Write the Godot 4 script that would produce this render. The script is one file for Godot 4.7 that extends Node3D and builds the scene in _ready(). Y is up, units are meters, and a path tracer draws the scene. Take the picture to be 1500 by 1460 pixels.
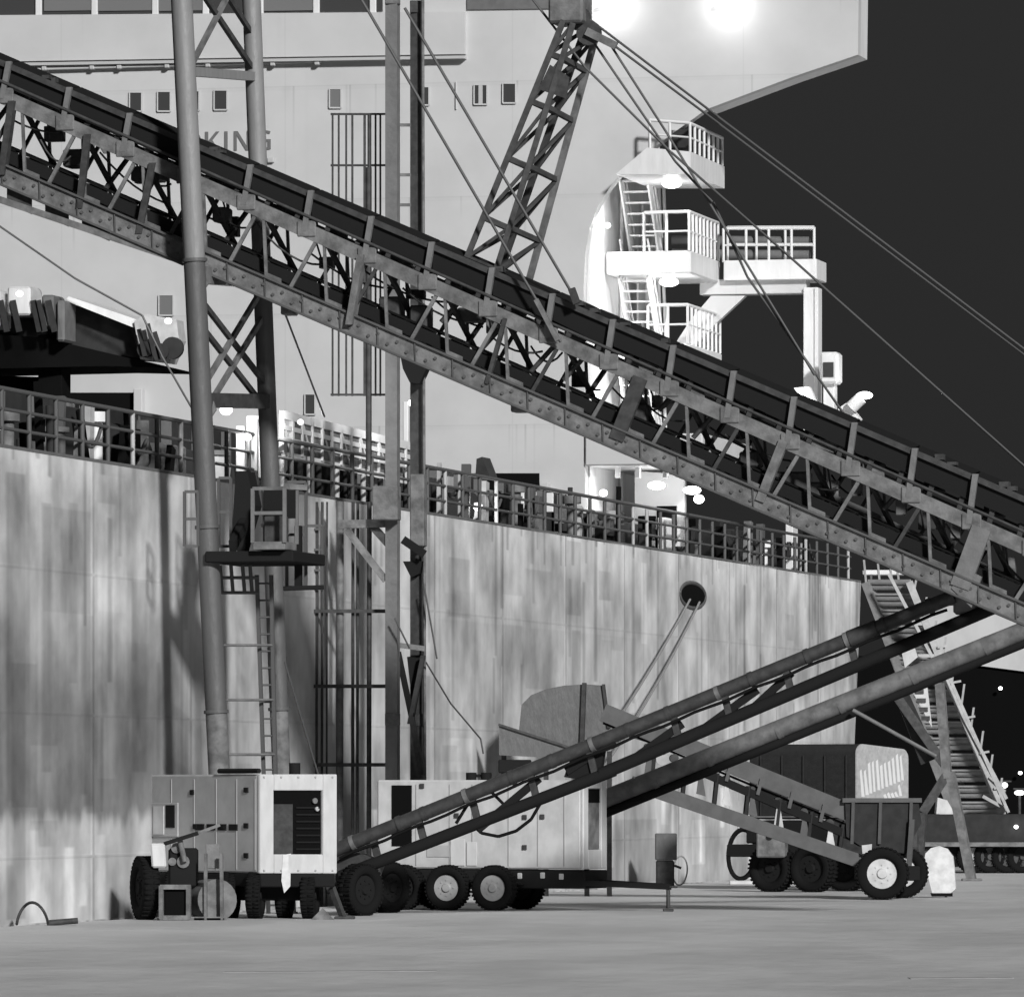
extends Node3D
# A ship berthed at night beside a quay, seen through a very long lens, with a conveyor loader in front.

const F := 10000.0      # focal length of the long lens in pixels of a 1500 wide picture
const CH := 2.2         # eye height
const HZ := 1160.0      # row of the horizon
const R := Vector3(0.9724, 0, 0.2333)     # outboard of the ship, along the loader
const A := Vector3(0.2333, 0, -0.9724)    # aft along the ship
const UP := Vector3(0, 1, 0)
const DECK := 7.9

var M := {}
var rng := RandomNumberGenerator.new()
var used := {}
var grime: ImageTexture
var streak: ImageTexture
var bumps: ImageTexture

# ---------------------------------------------------------------- places
func P(px: float, py: float, d: float) -> Vector3:
	return Vector3((px - 750.0) / F * d, CH + (HZ - py) / F * d, -d)

func athwart(px: float, py: float, d0: float, p0: float, off := 0.0) -> Vector3:
	# a point of the upright plane across the ship that passes column p0 at distance d0
	var x0 = (p0 - 750.0) / F * d0
	var d = (d0 + 0.24 * x0) / (1.0 + 0.24 * (px - 750.0) / F)
	return P(px, py, d) + A * off

func W(px: float, py: float, off := 0.0) -> Vector3:      # front wall of the house
	var d = (165.0 + 0.24 * 1.98 + 1.0284 * off) / (1.0 + 0.24 * (px - 750.0) / F)
	return P(px, py, d)

func C(px: float, py: float, off := 0.0) -> Vector3:      # near side of the loader
	return athwart(px, py, 121.0, 300.0, off)

func hull_dist(px: float) -> float:
	return 35.53 / (0.3148 - px / F)

func HU(px: float, py: float, off := 0.0) -> Vector3:     # ship's side
	return P(px, py, hull_dist(px)) + R * off

func hull_at(s: float, y: float, off := 0.0) -> Vector3:
	return Vector3(-8.46, y, -112.8) + A * s + R * off

# ---------------------------------------------------------------- naming
func numbered(called: String) -> String:
	var n: int = used.get(called, 0)
	used[called] = n + 1
	return called if n == 0 else "%s_%03d" % [called, n]

func thing(called: String, label: String, category: String, at := Vector3.ZERO, group := "") -> Node3D:
	var o = Node3D.new()
	o.name = numbered(called)
	add_child(o)
	o.position = at
	o.set_meta("label", label)
	o.set_meta("category", category)
	if group:
		o.set_meta("group", group)
	return o

func origin_of(n: Node) -> Vector3:
	var v = Vector3.ZERO
	while n != self and n is Node3D:
		v += (n as Node3D).position
		n = n.get_parent()
	return v

func put(parent: Node, called: String, st: SurfaceTool, m: Material) -> MeshInstance3D:
	st.generate_normals()
	var o = MeshInstance3D.new()
	o.mesh = st.commit()
	o.material_override = m
	o.name = called
	parent.add_child(o, true)
	return o

func setting(called: String, st: SurfaceTool, m: Material) -> MeshInstance3D:
	var o = put(self, called, st, m)
	o.set_meta("kind", "structure")
	return o

# ---------------------------------------------------------------- shapes
func begin() -> SurfaceTool:
	var st = SurfaceTool.new()
	st.begin(Mesh.PRIMITIVE_TRIANGLES)
	st.set_smooth_group(-1)
	return st

func fan(st: SurfaceTool, pts: Array, inside: Vector3) -> void:
	# a flat convex face, wound so that it looks away from inside
	var a: Vector3 = pts[0]
	var b: Vector3 = pts[1]
	var c: Vector3 = pts[2]
	var flip = (b - a).cross(c - a).dot(a - inside) > 0.0
	for i in range(1, pts.size() - 1):
		st.add_vertex(pts[0])
		if flip:
			st.add_vertex(pts[i + 1]); st.add_vertex(pts[i])
		else:
			st.add_vertex(pts[i]); st.add_vertex(pts[i + 1])

func add_box(st: SurfaceTool, o: Vector3, x: Vector3, y: Vector3, z: Vector3, ch := 0.0) -> void:
	# box from corner o along three edges, with chamfered edges
	var c = o + (x + y + z) * 0.5
	var e = [x * 0.5, y * 0.5, z * 0.5]
	var k = [0.0, 0.0, 0.0]
	for i in 3:
		k[i] = 1.0 - minf(ch / maxf((e[i] as Vector3).length(), 0.0001), 0.45)
	if ch <= 0.0:
		for i in 3:
			var u: Vector3 = e[(i + 1) % 3]
			var v: Vector3 = e[(i + 2) % 3]
			for s in [-1.0, 1.0]:
				var w: Vector3 = c + e[i] * s
				fan(st, [w - u - v, w + u - v, w + u + v, w - u + v], c)
		return
	for i in 3:
		var j = (i + 1) % 3
		var l = (i + 2) % 3
		for s in [-1.0, 1.0]:
			var w: Vector3 = c + e[i] * s
			var u: Vector3 = e[j] * k[j]
			var v: Vector3 = e[l] * k[l]
			fan(st, [w - u - v, w + u - v, w + u + v, w - u + v], c)
			for t in [-1.0, 1.0]:      # edge between +-i and +-j, along l
				var a: Vector3 = c + e[i] * s + e[j] * k[j] * t
				var b: Vector3 = c + e[i] * k[i] * s + e[j] * t
				fan(st, [a - v, b - v, b + v, a + v], c)
	for sx in [-1.0, 1.0]:
		for sy in [-1.0, 1.0]:
			for sz in [-1.0, 1.0]:
				var q = [e[0] * sx, e[1] * sy, e[2] * sz]
				fan(st, [c + q[0] + q[1] * k[1] + q[2] * k[2], c + q[0] * k[0] + q[1] + q[2] * k[2], c + q[0] * k[0] + q[1] * k[1] + q[2]], c)

func add_beam(st: SurfaceTool, a: Vector3, b: Vector3, w: float, h: float) -> void:
	var dir = (b - a).normalized()
	var side = dir.cross(UP)
	if side.length() < 0.2:
		side = R
	side = side.normalized()
	var top = side.cross(dir).normalized()
	add_box(st, a - side * w * 0.5 - top * h * 0.5, b - a, top * h, side * w)

func add_tube(st: SurfaceTool, a: Vector3, b: Vector3, r0: float, r1: float, sides := 10, caps := true) -> void:
	var dir = (b - a).normalized()
	var u = dir.cross(Vector3(0.31, 0.17, 0.93)).normalized()
	var v = u.cross(dir)
	var c = (a + b) * 0.5
	var ra = []
	var rb = []
	for i in sides:
		var t = TAU * i / sides
		var n = u * cos(t) + v * sin(t)
		ra.append(a + n * r0)
		rb.append(b + n * r1)
	st.set_smooth_group(1)
	for i in sides:
		var j = (i + 1) % sides
		fan(st, [ra[i], ra[j], rb[j], rb[i]], c)
	st.set_smooth_group(-1)
	if caps:
		fan(st, ra, c)
		fan(st, rb, c)

func add_slab(st: SurfaceTool, pts: Array, thick: Vector3) -> void:
	# an outline (not needing to be convex) with thickness
	var n = Vector3.ZERO
	for i in pts.size():
		var p: Vector3 = pts[i]
		n += p.cross(pts[(i + 1) % pts.size()])
	n = n.normalized()
	var u: Vector3 = ((pts[1] as Vector3) - (pts[0] as Vector3)).normalized()
	var v = n.cross(u)
	var flat = PackedVector2Array()
	for p in pts:
		flat.append(Vector2((p as Vector3).dot(u), (p as Vector3).dot(v)))
	var tri = Geometry2D.triangulate_polygon(flat)
	var flip = n.dot(thick) > 0.0
	for i in range(0, tri.size(), 3):
		var a: Vector3 = pts[tri[i]]
		var b: Vector3 = pts[tri[i + 1]]
		var c: Vector3 = pts[tri[i + 2]]
		var up = (b - a).cross(c - a).dot(thick) > 0.0
		if up:
			st.add_vertex(a); st.add_vertex(b); st.add_vertex(c)
			st.add_vertex(a + thick); st.add_vertex(c + thick); st.add_vertex(b + thick)
		else:
			st.add_vertex(a); st.add_vertex(c); st.add_vertex(b)
			st.add_vertex(a + thick); st.add_vertex(b + thick); st.add_vertex(c + thick)
	for i in pts.size():
		var a: Vector3 = pts[i]
		var b: Vector3 = pts[(i + 1) % pts.size()]
		if flip:
			st.add_vertex(a); st.add_vertex(b + thick); st.add_vertex(b)
			st.add_vertex(a); st.add_vertex(a + thick); st.add_vertex(b + thick)
		else:
			st.add_vertex(a); st.add_vertex(b); st.add_vertex(b + thick)
			st.add_vertex(a); st.add_vertex(b + thick); st.add_vertex(a + thick)

# parts: one mesh each under their thing
func beam(p: Node, called: String, a: Vector3, b: Vector3, w: float, h: float, m: Material) -> MeshInstance3D:
	var o = origin_of(p)
	var st = begin()
	add_beam(st, a - o, b - o, w, h)
	return put(p, called, st, m)

func rod(p: Node, called: String, a: Vector3, b: Vector3, r: float, m: Material, sides := 8) -> MeshInstance3D:
	var o = origin_of(p)
	var st = begin()
	add_tube(st, a - o, b - o, r, r, sides)
	return put(p, called, st, m)

func block(p: Node, called: String, c: Vector3, x: Vector3, y: Vector3, z: Vector3, m: Material, ch := 0.015) -> MeshInstance3D:
	var o = origin_of(p)
	var st = begin()
	add_box(st, c - o, x, y, z, ch)
	return put(p, called, st, m)

func slab(p: Node, called: String, pts: Array, thick: Vector3, m: Material) -> MeshInstance3D:
	var o = origin_of(p)
	var q = []
	for v in pts:
		q.append((v as Vector3) - o)
	var st = begin()
	add_slab(st, q, thick)
	return put(p, called, st, m)

func path_rod(p: Node, called: String, pts: Array, r: float, m: Material, sides := 6) -> MeshInstance3D:
	var o = origin_of(p)
	var st = begin()
	for i in pts.size() - 1:
		add_tube(st, (pts[i] as Vector3) - o, (pts[i + 1] as Vector3) - o, r, r, sides)
	return put(p, called, st, m)

func sagging(a: Vector3, b: Vector3, sag: float, n := 10) -> Array:
	var pts = []
	for i in n + 1:
		var t = float(i) / n
		pts.append(a.lerp(b, t) - UP * sag * 4.0 * t * (1.0 - t))
	return pts

func bolt_row(p: Node, called: String, a: Vector3, b: Vector3, n: int, r: float, out: Vector3, m: Material) -> void:
	for i in n:
		var c = a.lerp(b, (i + 0.5) / n)
		rod(p, called, c - out * 0.02, c + out * 0.04, r, m, 6)

func wheel(p: Node, c: Vector3, axis: Vector3, r: float, w: float, rim_m: Material) -> void:
	# a rubber tyre of rounded section round a dished rim with a hub
	var o = origin_of(p)
	axis = axis.normalized()
	var u = axis.cross(UP).normalized()
	var v = u.cross(axis)
	var st = begin()
	var prof = [[0.58, 0.36], [0.70, 0.48], [0.88, 0.5], [0.97, 0.40], [1.0, 0.22], [1.0, -0.22], [0.97, -0.40], [0.88, -0.5], [0.70, -0.48], [0.58, -0.36]]
	var seg = 28
	st.set_smooth_group(1)
	for i in seg:
		var t0 = TAU * i / seg
		var t1 = TAU * (i + 1) / seg
		var n0 = u * cos(t0) + v * sin(t0)
		var n1 = u * cos(t1) + v * sin(t1)
		for k in prof.size():
			var a: Array = prof[k]
			var b: Array = prof[(k + 1) % prof.size()]
			var mid = c - o + (n0 + n1) * 0.5 * r * 0.79
			fan(st, [c - o + n0 * r * a[0] + axis * w * a[1], c - o + n1 * r * a[0] + axis * w * a[1], c - o + n1 * r * b[0] + axis * w * b[1], c - o + n0 * r * b[0] + axis * w * b[1]], mid)
	for i in 36:
		var t = TAU * i / 36.0
		var n = u * cos(t) + v * sin(t)
		var tg = u * -sin(t) + v * cos(t)
		for s in [-1.0, 1.0]:
			add_box(st, c - o + n * r * 0.95 + axis * s * w * 0.04 - tg * r * 0.045, axis * s * w * 0.40, n * r * 0.07, tg * r * 0.09)
	var tyre = put(p, "tyre", st, M.rubber)
	var rs = begin()
	for s in [1.0, -1.0]:
		add_tube(rs, c - o + axis * s * w * 0.10, c - o + axis * s * w * 0.30, r * 0.40, r * 0.58, 24)
		add_tube(rs, c - o + axis * s * w * 0.28, c - o + axis * s * w * 0.42, r * 0.22, r * 0.17, 16)
		for k in 8:
			var n = u * cos(TAU * k / 8) + v * sin(TAU * k / 8)
			add_tube(rs, c - o + n * r * 0.34 + axis * s * w * 0.26, c - o + n * r * 0.34 + axis * s * w * 0.36, r * 0.035, r * 0.03, 6)
	put(tyre, "rim", rs, rim_m)

func ring(p: Node, called: String, c: Vector3, u: Vector3, v: Vector3, r: float, m: Material, n := 28) -> MeshInstance3D:
	var pts = []
	for i in n + 1:
		pts.append(c + u * cos(TAU * i / n) + v * sin(TAU * i / n))
	return path_rod(p, called, pts, r, m, 8)

func lamp(p: Node, c: Vector3, r: float, energy: float, called := "lamp") -> void:
	var o = origin_of(p)
	var sm = SphereMesh.new()
	sm.radius = r
	sm.height = r * (1.7 if r < 0.2 else 0.95)
	sm.radial_segments = 20
	sm.rings = 10
	var mi = MeshInstance3D.new()
	mi.mesh = sm
	mi.material_override = M.glow
	mi.name = called
	p.add_child(mi, true)
	mi.position = c - o
	if energy > 0.0:
		var l = OmniLight3D.new()
		l.light_energy = energy
		l.light_size = r * 0.8
		l.omni_range = 60.0
		l.omni_attenuation = 2.0
		l.shadow_enabled = true
		l.name = "light"
		mi.add_child(l, true)

# ---------------------------------------------------------------- materials
func noise_image(seed_: int, freq: float, lo: float, hi: float, octaves := 5) -> Image:
	var n = FastNoiseLite.new()
	n.seed = seed_
	n.frequency = freq
	n.fractal_octaves = octaves
	n.fractal_gain = 0.6
	var im = n.get_seamless_image(512, 512)
	im.convert(Image.FORMAT_RGB8)
	for y in 512:
		for x in 512:
			var v = lerpf(lo, hi, im.get_pixel(x, y).r)
			im.set_pixel(x, y, Color(v, v, v))
	return im

func paint(g: float, rough := 0.6, tex: ImageTexture = null, size := Vector3(0.5, 0.5, 0.5), metal := 0.0, rough_bump := 0.0) -> StandardMaterial3D:
	var m = StandardMaterial3D.new()
	m.albedo_color = Color(g, g, g).linear_to_srgb()
	m.roughness = rough
	m.metallic = metal
	if tex:
		m.albedo_texture = tex
		m.uv1_triplanar = true
		m.uv1_world_triplanar = true
		m.uv1_scale = size
	if rough_bump > 0.0:
		m.normal_enabled = true
		m.normal_texture = bumps
		m.normal_scale = rough_bump
	return m

func matt(g: float, rough := 0.9) -> StandardMaterial3D:
	var m = paint(g, rough)
	m.metallic_specular = 0.12
	return m

func make_materials() -> void:
	grime = ImageTexture.create_from_image(noise_image(3, 0.010, 0.84, 1.06))
	streak = ImageTexture.create_from_image(noise_image(8, 0.010, 0.92, 1.04))
	var b = noise_image(21, 0.02, 0.0, 1.0)
	b.bump_map_to_normal_map(6.0)
	bumps = ImageTexture.create_from_image(b)
	var pl = noise_image(15, 0.010, 0.95, 1.02)
	var rr = RandomNumberGenerator.new()
	rr.seed = 6
	for x in 512:
		for y in 512:
			var k = 1.0
			if x % 256 < 1 or y % 128 < 1:
				k = 0.95
			elif y % 128 < 5:
				k = 0.985
			var c = pl.get_pixel(x, y).r * k
			pl.set_pixel(x, y, Color(c, c, c))
	for i in 34:
		var x = rr.randi() % 510
		var y0 = (rr.randi() % 4) * 128
		var n = 10 + rr.randi() % 70
		var depth = rr.randf_range(0.04, 0.14)
		for y in n:
			for dx in 2:
				var yy = (y0 + y) % 512
				var c = pl.get_pixel(x + dx, yy).r * (1.0 - depth * (1.0 - float(y) / n))
				pl.set_pixel(x + dx, yy, Color(c, c, c))
	var plating = ImageTexture.create_from_image(pl)
	var rusty = ImageTexture.create_from_image(noise_image(33, 0.02, 0.60, 1.2))
	M.house = paint(0.50, 0.45, plating, Vector3(0.09, 0.09, 0.09))
	M.house_white = paint(0.66, 0.45, streak, Vector3(0.6, 0.1, 0.6))
	M.rail_white = paint(0.6, 0.5)
	M.window = paint(0.05, 0.12)
	M.window_pale = paint(0.16, 0.12)
	M.window_edge = paint(0.42, 0.5)
	M.lettering = paint(0.12, 0.6)
	M.deck_dark = paint(0.035, 0.85, grime)
	M.deck_dark.metallic_specular = 0.2
	M.deck_mid = paint(0.13, 0.7, grime)
	M.deck_pale = paint(0.4, 0.6, grime)
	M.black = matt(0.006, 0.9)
	M.steel = paint(0.165, 0.75, rusty, Vector3(0.22, 0.22, 0.22), 0.0, 0.4)
	M.steel_mid = paint(0.08, 0.7, grime, Vector3(0.4, 0.4, 0.4))
	M.steel_pale = paint(0.155, 0.6, grime, Vector3(0.4, 0.4, 0.4), 0.0, 0.3)
	M.steel_dark = paint(0.045, 0.7, rusty, Vector3(0.4, 0.4, 0.4))
	M.cover = matt(0.016, 0.85)
	M.rail_dark = paint(0.07, 0.7)
	M.cable = paint(0.07, 0.6)
	M.cable_pale = paint(0.05, 0.6)
	M.pipe_dark = paint(0.08, 0.6, streak, Vector3(1.2, 0.16, 1.2), 0.0, 0.3)
	M.pipe = paint(0.20, 0.55, streak, Vector3(1.2, 0.16, 1.2), 0.0, 0.3)
	M.rubber = matt(0.010, 0.9)
	M.rim = paint(0.34, 0.5, grime)
	M.rim_black = matt(0.014)
	M.rim_pale = paint(0.55, 0.5, grime)
	M.gen_side = paint(0.38, 0.5, grime, Vector3(0.3, 0.2, 0.3))
	M.gen_seam = paint(0.31, 0.6)
	M.gen_white = paint(0.53, 0.5, streak, Vector3(0.8, 0.25, 0.8))
	M.gen_pale = paint(0.50, 0.5, grime, Vector3(0.35, 0.2, 0.35))
	M.hood = paint(0.088, 0.6, streak, Vector3(0.7, 0.15, 0.7), 0.0, 0.3)
	M.tarp = paint(0.03, 0.85, grime, Vector3(0.8, 0.8, 0.8), 0.0, 0.6)
	M.tarp.metallic_specular = 0.15
	M.tarp_end = paint(0.40, 0.7, grime, Vector3(0.8, 0.8, 0.8), 0.0, 0.6)
	M.print = paint(0.62, 0.7)
	M.board = paint(0.62, 0.6, grime)
	M.far_hull = matt(0.004, 0.9)
	M.far_band = paint(0.42, 0.6, streak, Vector3(0.1, 0.05, 0.1))
	M.rope_grey = paint(0.2, 0.9)
	M.rope = paint(0.3, 0.9)
	M.concrete_face = paint(0.2, 0.9, grime)
	var g = StandardMaterial3D.new()
	g.albedo_color = Color(0.9, 0.9, 0.9)
	g.emission_enabled = true
	g.emission = Color(1, 1, 1)
	g.emission_energy_multiplier = 5.0
	M.glow = g
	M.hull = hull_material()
	M.ground = ground_material()
	var w = StandardMaterial3D.new()
	w.albedo_color = Color(0.05, 0.05, 0.05)
	w.roughness = 0.08
	w.normal_enabled = true
	w.normal_texture = bumps
	w.normal_scale = 0.5
	w.uv1_triplanar = true
	w.uv1_world_triplanar = true
	w.uv1_scale = Vector3(0.1, 0.1, 0.1)
	M.water = w

func shade_rect(v: PackedFloat32Array, wd: int, ht: int, x0: float, x1: float, y0: float, y1: float, k: float, soft := 3.0) -> void:
	for y in range(maxi(0, int(y0 - soft)), mini(ht, int(y1 + soft))):
		for x in range(maxi(0, int(x0 - soft)), mini(wd, int(x1 + soft))):
			var ax = clampf(minf(x - x0, x1 - x) / soft + 0.5, 0.0, 1.0)
			var ay = clampf(minf(y - y0, y1 - y) / soft + 0.5, 0.0, 1.0)
			v[y * wd + x] *= lerpf(1.0, k, ax * ay)

func hull_uv(px: float, py: float) -> Vector2:
	# texture pixel of the spot of the ship's side at this column and height
	var d = hull_dist(px)
	var s = (d - 112.8) / 0.9724
	var y = CH + (HZ - py) / F * d
	return Vector2((s + 25.0) / 103.0 * 1400.0, (1.0 - y / 8.4) * 512.0)

func hull_material() -> StandardMaterial3D:
	# weathered paint: drips, touched-up squares, plate seams, and shade painted in forward
	var wd = 1400
	var ht = 512
	var v = PackedFloat32Array()
	v.resize(wd * ht)
	var n1 = FastNoiseLite.new()
	n1.seed = 4
	n1.frequency = 0.02
	n1.fractal_octaves = 5
	var n2 = FastNoiseLite.new()
	n2.seed = 11
	n2.frequency = 0.05
	n2.fractal_octaves = 4
	for y in ht:
		for x in wd:
			var drip = n2.get_noise_2d(x * 1.5, y * 0.10)
			var cloud = n1.get_noise_2d(x * 1.3, y * 0.28)
			var fine = n2.get_noise_2d(x * 6.0 + 300.0, y * 0.35)
			v[y * wd + x] = 0.46 * (1.0 + 0.22 * drip + 0.66 * cloud + 0.05 * fine)
	var r = RandomNumberGenerator.new()
	r.seed = 77
	for i in 110:       # rust and dirt runs from the deck edge and from seams
		var x = r.randf() * wd
		var y0: float = 0.0 if r.randf() < 0.6 else r.randf() * 300.0
		var ln = r.randf_range(40, 300)
		var wdt = r.randf_range(1.0, 4.5)
		shade_rect(v, wd, ht, x, x + wdt, y0, y0 + ln, r.randf_range(0.6, 0.88), 2.0)
	for i in 70:        # touched-up squares
		var x = r.randf() * wd
		var y0 = r.randf_range(20, 430)
		shade_rect(v, wd, ht, x, x + r.randf_range(5, 26), y0, y0 + r.randf_range(25, 150), r.randf_range(0.74, 1.22), 1.5)
	# tower shade painted in as a darker belt on the forward side
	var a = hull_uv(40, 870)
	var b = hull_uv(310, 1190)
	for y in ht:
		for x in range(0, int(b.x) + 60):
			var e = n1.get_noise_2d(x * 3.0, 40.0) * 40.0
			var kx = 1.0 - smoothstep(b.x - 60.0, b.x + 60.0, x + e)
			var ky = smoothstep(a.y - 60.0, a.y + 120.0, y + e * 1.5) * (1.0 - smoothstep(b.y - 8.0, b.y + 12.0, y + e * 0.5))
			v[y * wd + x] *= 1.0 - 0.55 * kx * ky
	# touched-up patches, and forward dark strips painted as shadow bands
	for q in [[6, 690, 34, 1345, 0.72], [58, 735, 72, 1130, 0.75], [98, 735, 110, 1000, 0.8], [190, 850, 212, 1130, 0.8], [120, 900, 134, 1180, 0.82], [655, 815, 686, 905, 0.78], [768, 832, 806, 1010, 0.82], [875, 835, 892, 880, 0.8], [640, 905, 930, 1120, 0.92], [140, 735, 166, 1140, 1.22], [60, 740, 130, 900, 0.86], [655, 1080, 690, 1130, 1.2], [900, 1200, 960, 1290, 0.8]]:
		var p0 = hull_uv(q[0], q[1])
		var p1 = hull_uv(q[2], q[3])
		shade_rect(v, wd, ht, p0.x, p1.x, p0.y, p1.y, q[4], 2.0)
	for i in 60:        # pale drips low on the side
		var x = r.randf() * wd
		var y0 = r.randf_range(360, 440)
		shade_rect(v, wd, ht, x, x + r.randf_range(2, 9), y0, y0 + r.randf_range(40, 140), r.randf_range(1.15, 1.5), 3.0)
	shade_rect(v, wd, ht, 0, wd, -10, 60, 1.24, 50.0)
	for i in 120:
		var x = r.randf() * wd
		shade_rect(v, wd, ht, x, x + r.randf_range(1, 3), 0, r.randf_range(10, 70), r.randf_range(0.55, 0.85), 1.5)
	var im = Image.create(wd, ht, false, Image.FORMAT_RGB8)
	var hm = Image.create(wd, ht, false, Image.FORMAT_RGB8)
	for y in ht:
		for x in wd:
			var k = v[y * wd + x]
			var seam = 0.0
			if x % 82 < 2 or y % 148 < 3:
				seam = 1.0
				k *= 0.93
			var g = Color(k, k, k).linear_to_srgb()
			im.set_pixel(x, y, g)
			var h = 0.5 + n1.get_noise_2d(x, y) * 0.3 + seam * 0.15
			hm.set_pixel(x, y, Color(h, h, h))
	hm.bump_map_to_normal_map(4.0)
	var m = StandardMaterial3D.new()
	m.albedo_texture = ImageTexture.create_from_image(im)
	m.roughness = 0.55
	m.normal_enabled = true
	m.normal_texture = ImageTexture.create_from_image(hm)
	m.normal_scale = 0.35
	return m

func ground_material() -> StandardMaterial3D:
	var n = FastNoiseLite.new()
	n.seed = 5
	n.frequency = 0.006
	n.fractal_octaves = 6
	n.fractal_gain = 0.62
	var im = n.get_seamless_image(1024, 1024)
	im.convert(Image.FORMAT_RGB8)
	for y in 1024:
		for x in 1024:
			var v = im.get_pixel(x, y).r
			v = lerpf(0.92, 1.02, smoothstep(0.15, 0.85, v))
			im.set_pixel(x, y, Color(v, v, v))
	var m = StandardMaterial3D.new()
	m.albedo_color = Color(0.50, 0.50, 0.50).linear_to_srgb()
	m.albedo_texture = ImageTexture.create_from_image(im)
	m.uv1_triplanar = true
	m.uv1_world_triplanar = true
	m.uv1_scale = Vector3(0.028, 0.028, 0.010)
	m.roughness = 0.6
	m.normal_enabled = true
	m.normal_texture = bumps
	m.normal_scale = 0.12
	return m

# ================================================================ scene
func _ready() -> void:
	rng.seed = 2024
	var cam = Camera3D.new()
	cam.name = "camera"
	cam.projection = Camera3D.PROJECTION_FRUSTUM
	cam.near = 1.0
	cam.far = 4000.0
	cam.size = 1460.0 / F
	cam.frustum_offset = Vector2(0.0, (HZ - 730.0) / F)
	cam.position = Vector3(0, CH, 0)
	add_child(cam)
	cam.current = true

	var sky_m = ProceduralSkyMaterial.new()
	sky_m.sky_top_color = Color(0.205, 0.205, 0.205)
	sky_m.sky_horizon_color = Color(0.15, 0.15, 0.15)
	sky_m.ground_horizon_color = Color(0.1, 0.1, 0.1)
	sky_m.ground_bottom_color = Color(0.08, 0.08, 0.08)
	sky_m.sun_angle_max = 0.0
	var sky = Sky.new()
	sky.sky_material = sky_m
	var env = Environment.new()
	env.background_mode = Environment.BG_SKY
	env.sky = sky
	env.ambient_light_source = Environment.AMBIENT_SOURCE_SKY
	env.tonemap_mode = Environment.TONE_MAPPER_LINEAR
	env.tonemap_exposure = 1.0
	env.sdfgi_enabled = true
	env.ssao_enabled = true
	env.ssil_enabled = true
	var we = WorldEnvironment.new()
	we.name = "world_environment"
	we.environment = env
	add_child(we)

	var sun = DirectionalLight3D.new()      # the quay's floodlights, high behind the eye
	sun.name = "floodlight_glow"
	sun.light_energy = 1.4
	sun.light_angular_distance = 5.0
	sun.shadow_enabled = true
	add_child(sun)
	sun.look_at_from_position(Vector3(0.36, 0.42, 0.83), Vector3.ZERO)

	make_materials()
	build_setting()
	build_ship()
	build_loader()
	build_tower_tubes()
	build_tower_posts()
	build_generators()
	build_feed()
	build_truck()
	build_gangway()
	build_far()
	build_small()

# ---------------------------------------------------------------- ground, water
func build_setting() -> void:
	# the quay runs along the ship, 0.45 m off her side, and on past her stern
	var q = func(s: float, off: float) -> Vector3: return hull_at(s, 0.0, off)
	var st = begin()
	add_slab(st, [q.call(-150.0, 0.45), q.call(900.0, 0.45), q.call(900.0, 900.0), q.call(-150.0, 900.0)], Vector3(0, -3.5, 0))
	setting("quay_ground", st, M.ground)
	st = begin()
	add_box(st, Vector3(-2500, -6.0, -3000), Vector3(5000, 0, 0), Vector3(0, 4.0, 0), Vector3(0, 0, 3200))
	setting("water", st, M.water)
	# worn paint lines on the quay
	for l in [[330.0, 1423.0, 640.0, 1421.0, 0.10], [1330.0, 1432.0, 1480.0, 1431.0, 0.10]]:
		var a = P(l[0], l[1], 22000.0 / (l[1] - HZ))
		var b = P(l[2], l[3], 22000.0 / (l[3] - HZ))
		st = begin()
		add_box(st, Vector3(a.x, 0.002, a.z), Vector3(b.x - a.x, 0, b.z - a.z), Vector3(0, 0.004, 0), Vector3(0, 0, l[4] * 6.0))
		setting("painted_line", st, M.deck_pale)

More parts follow.
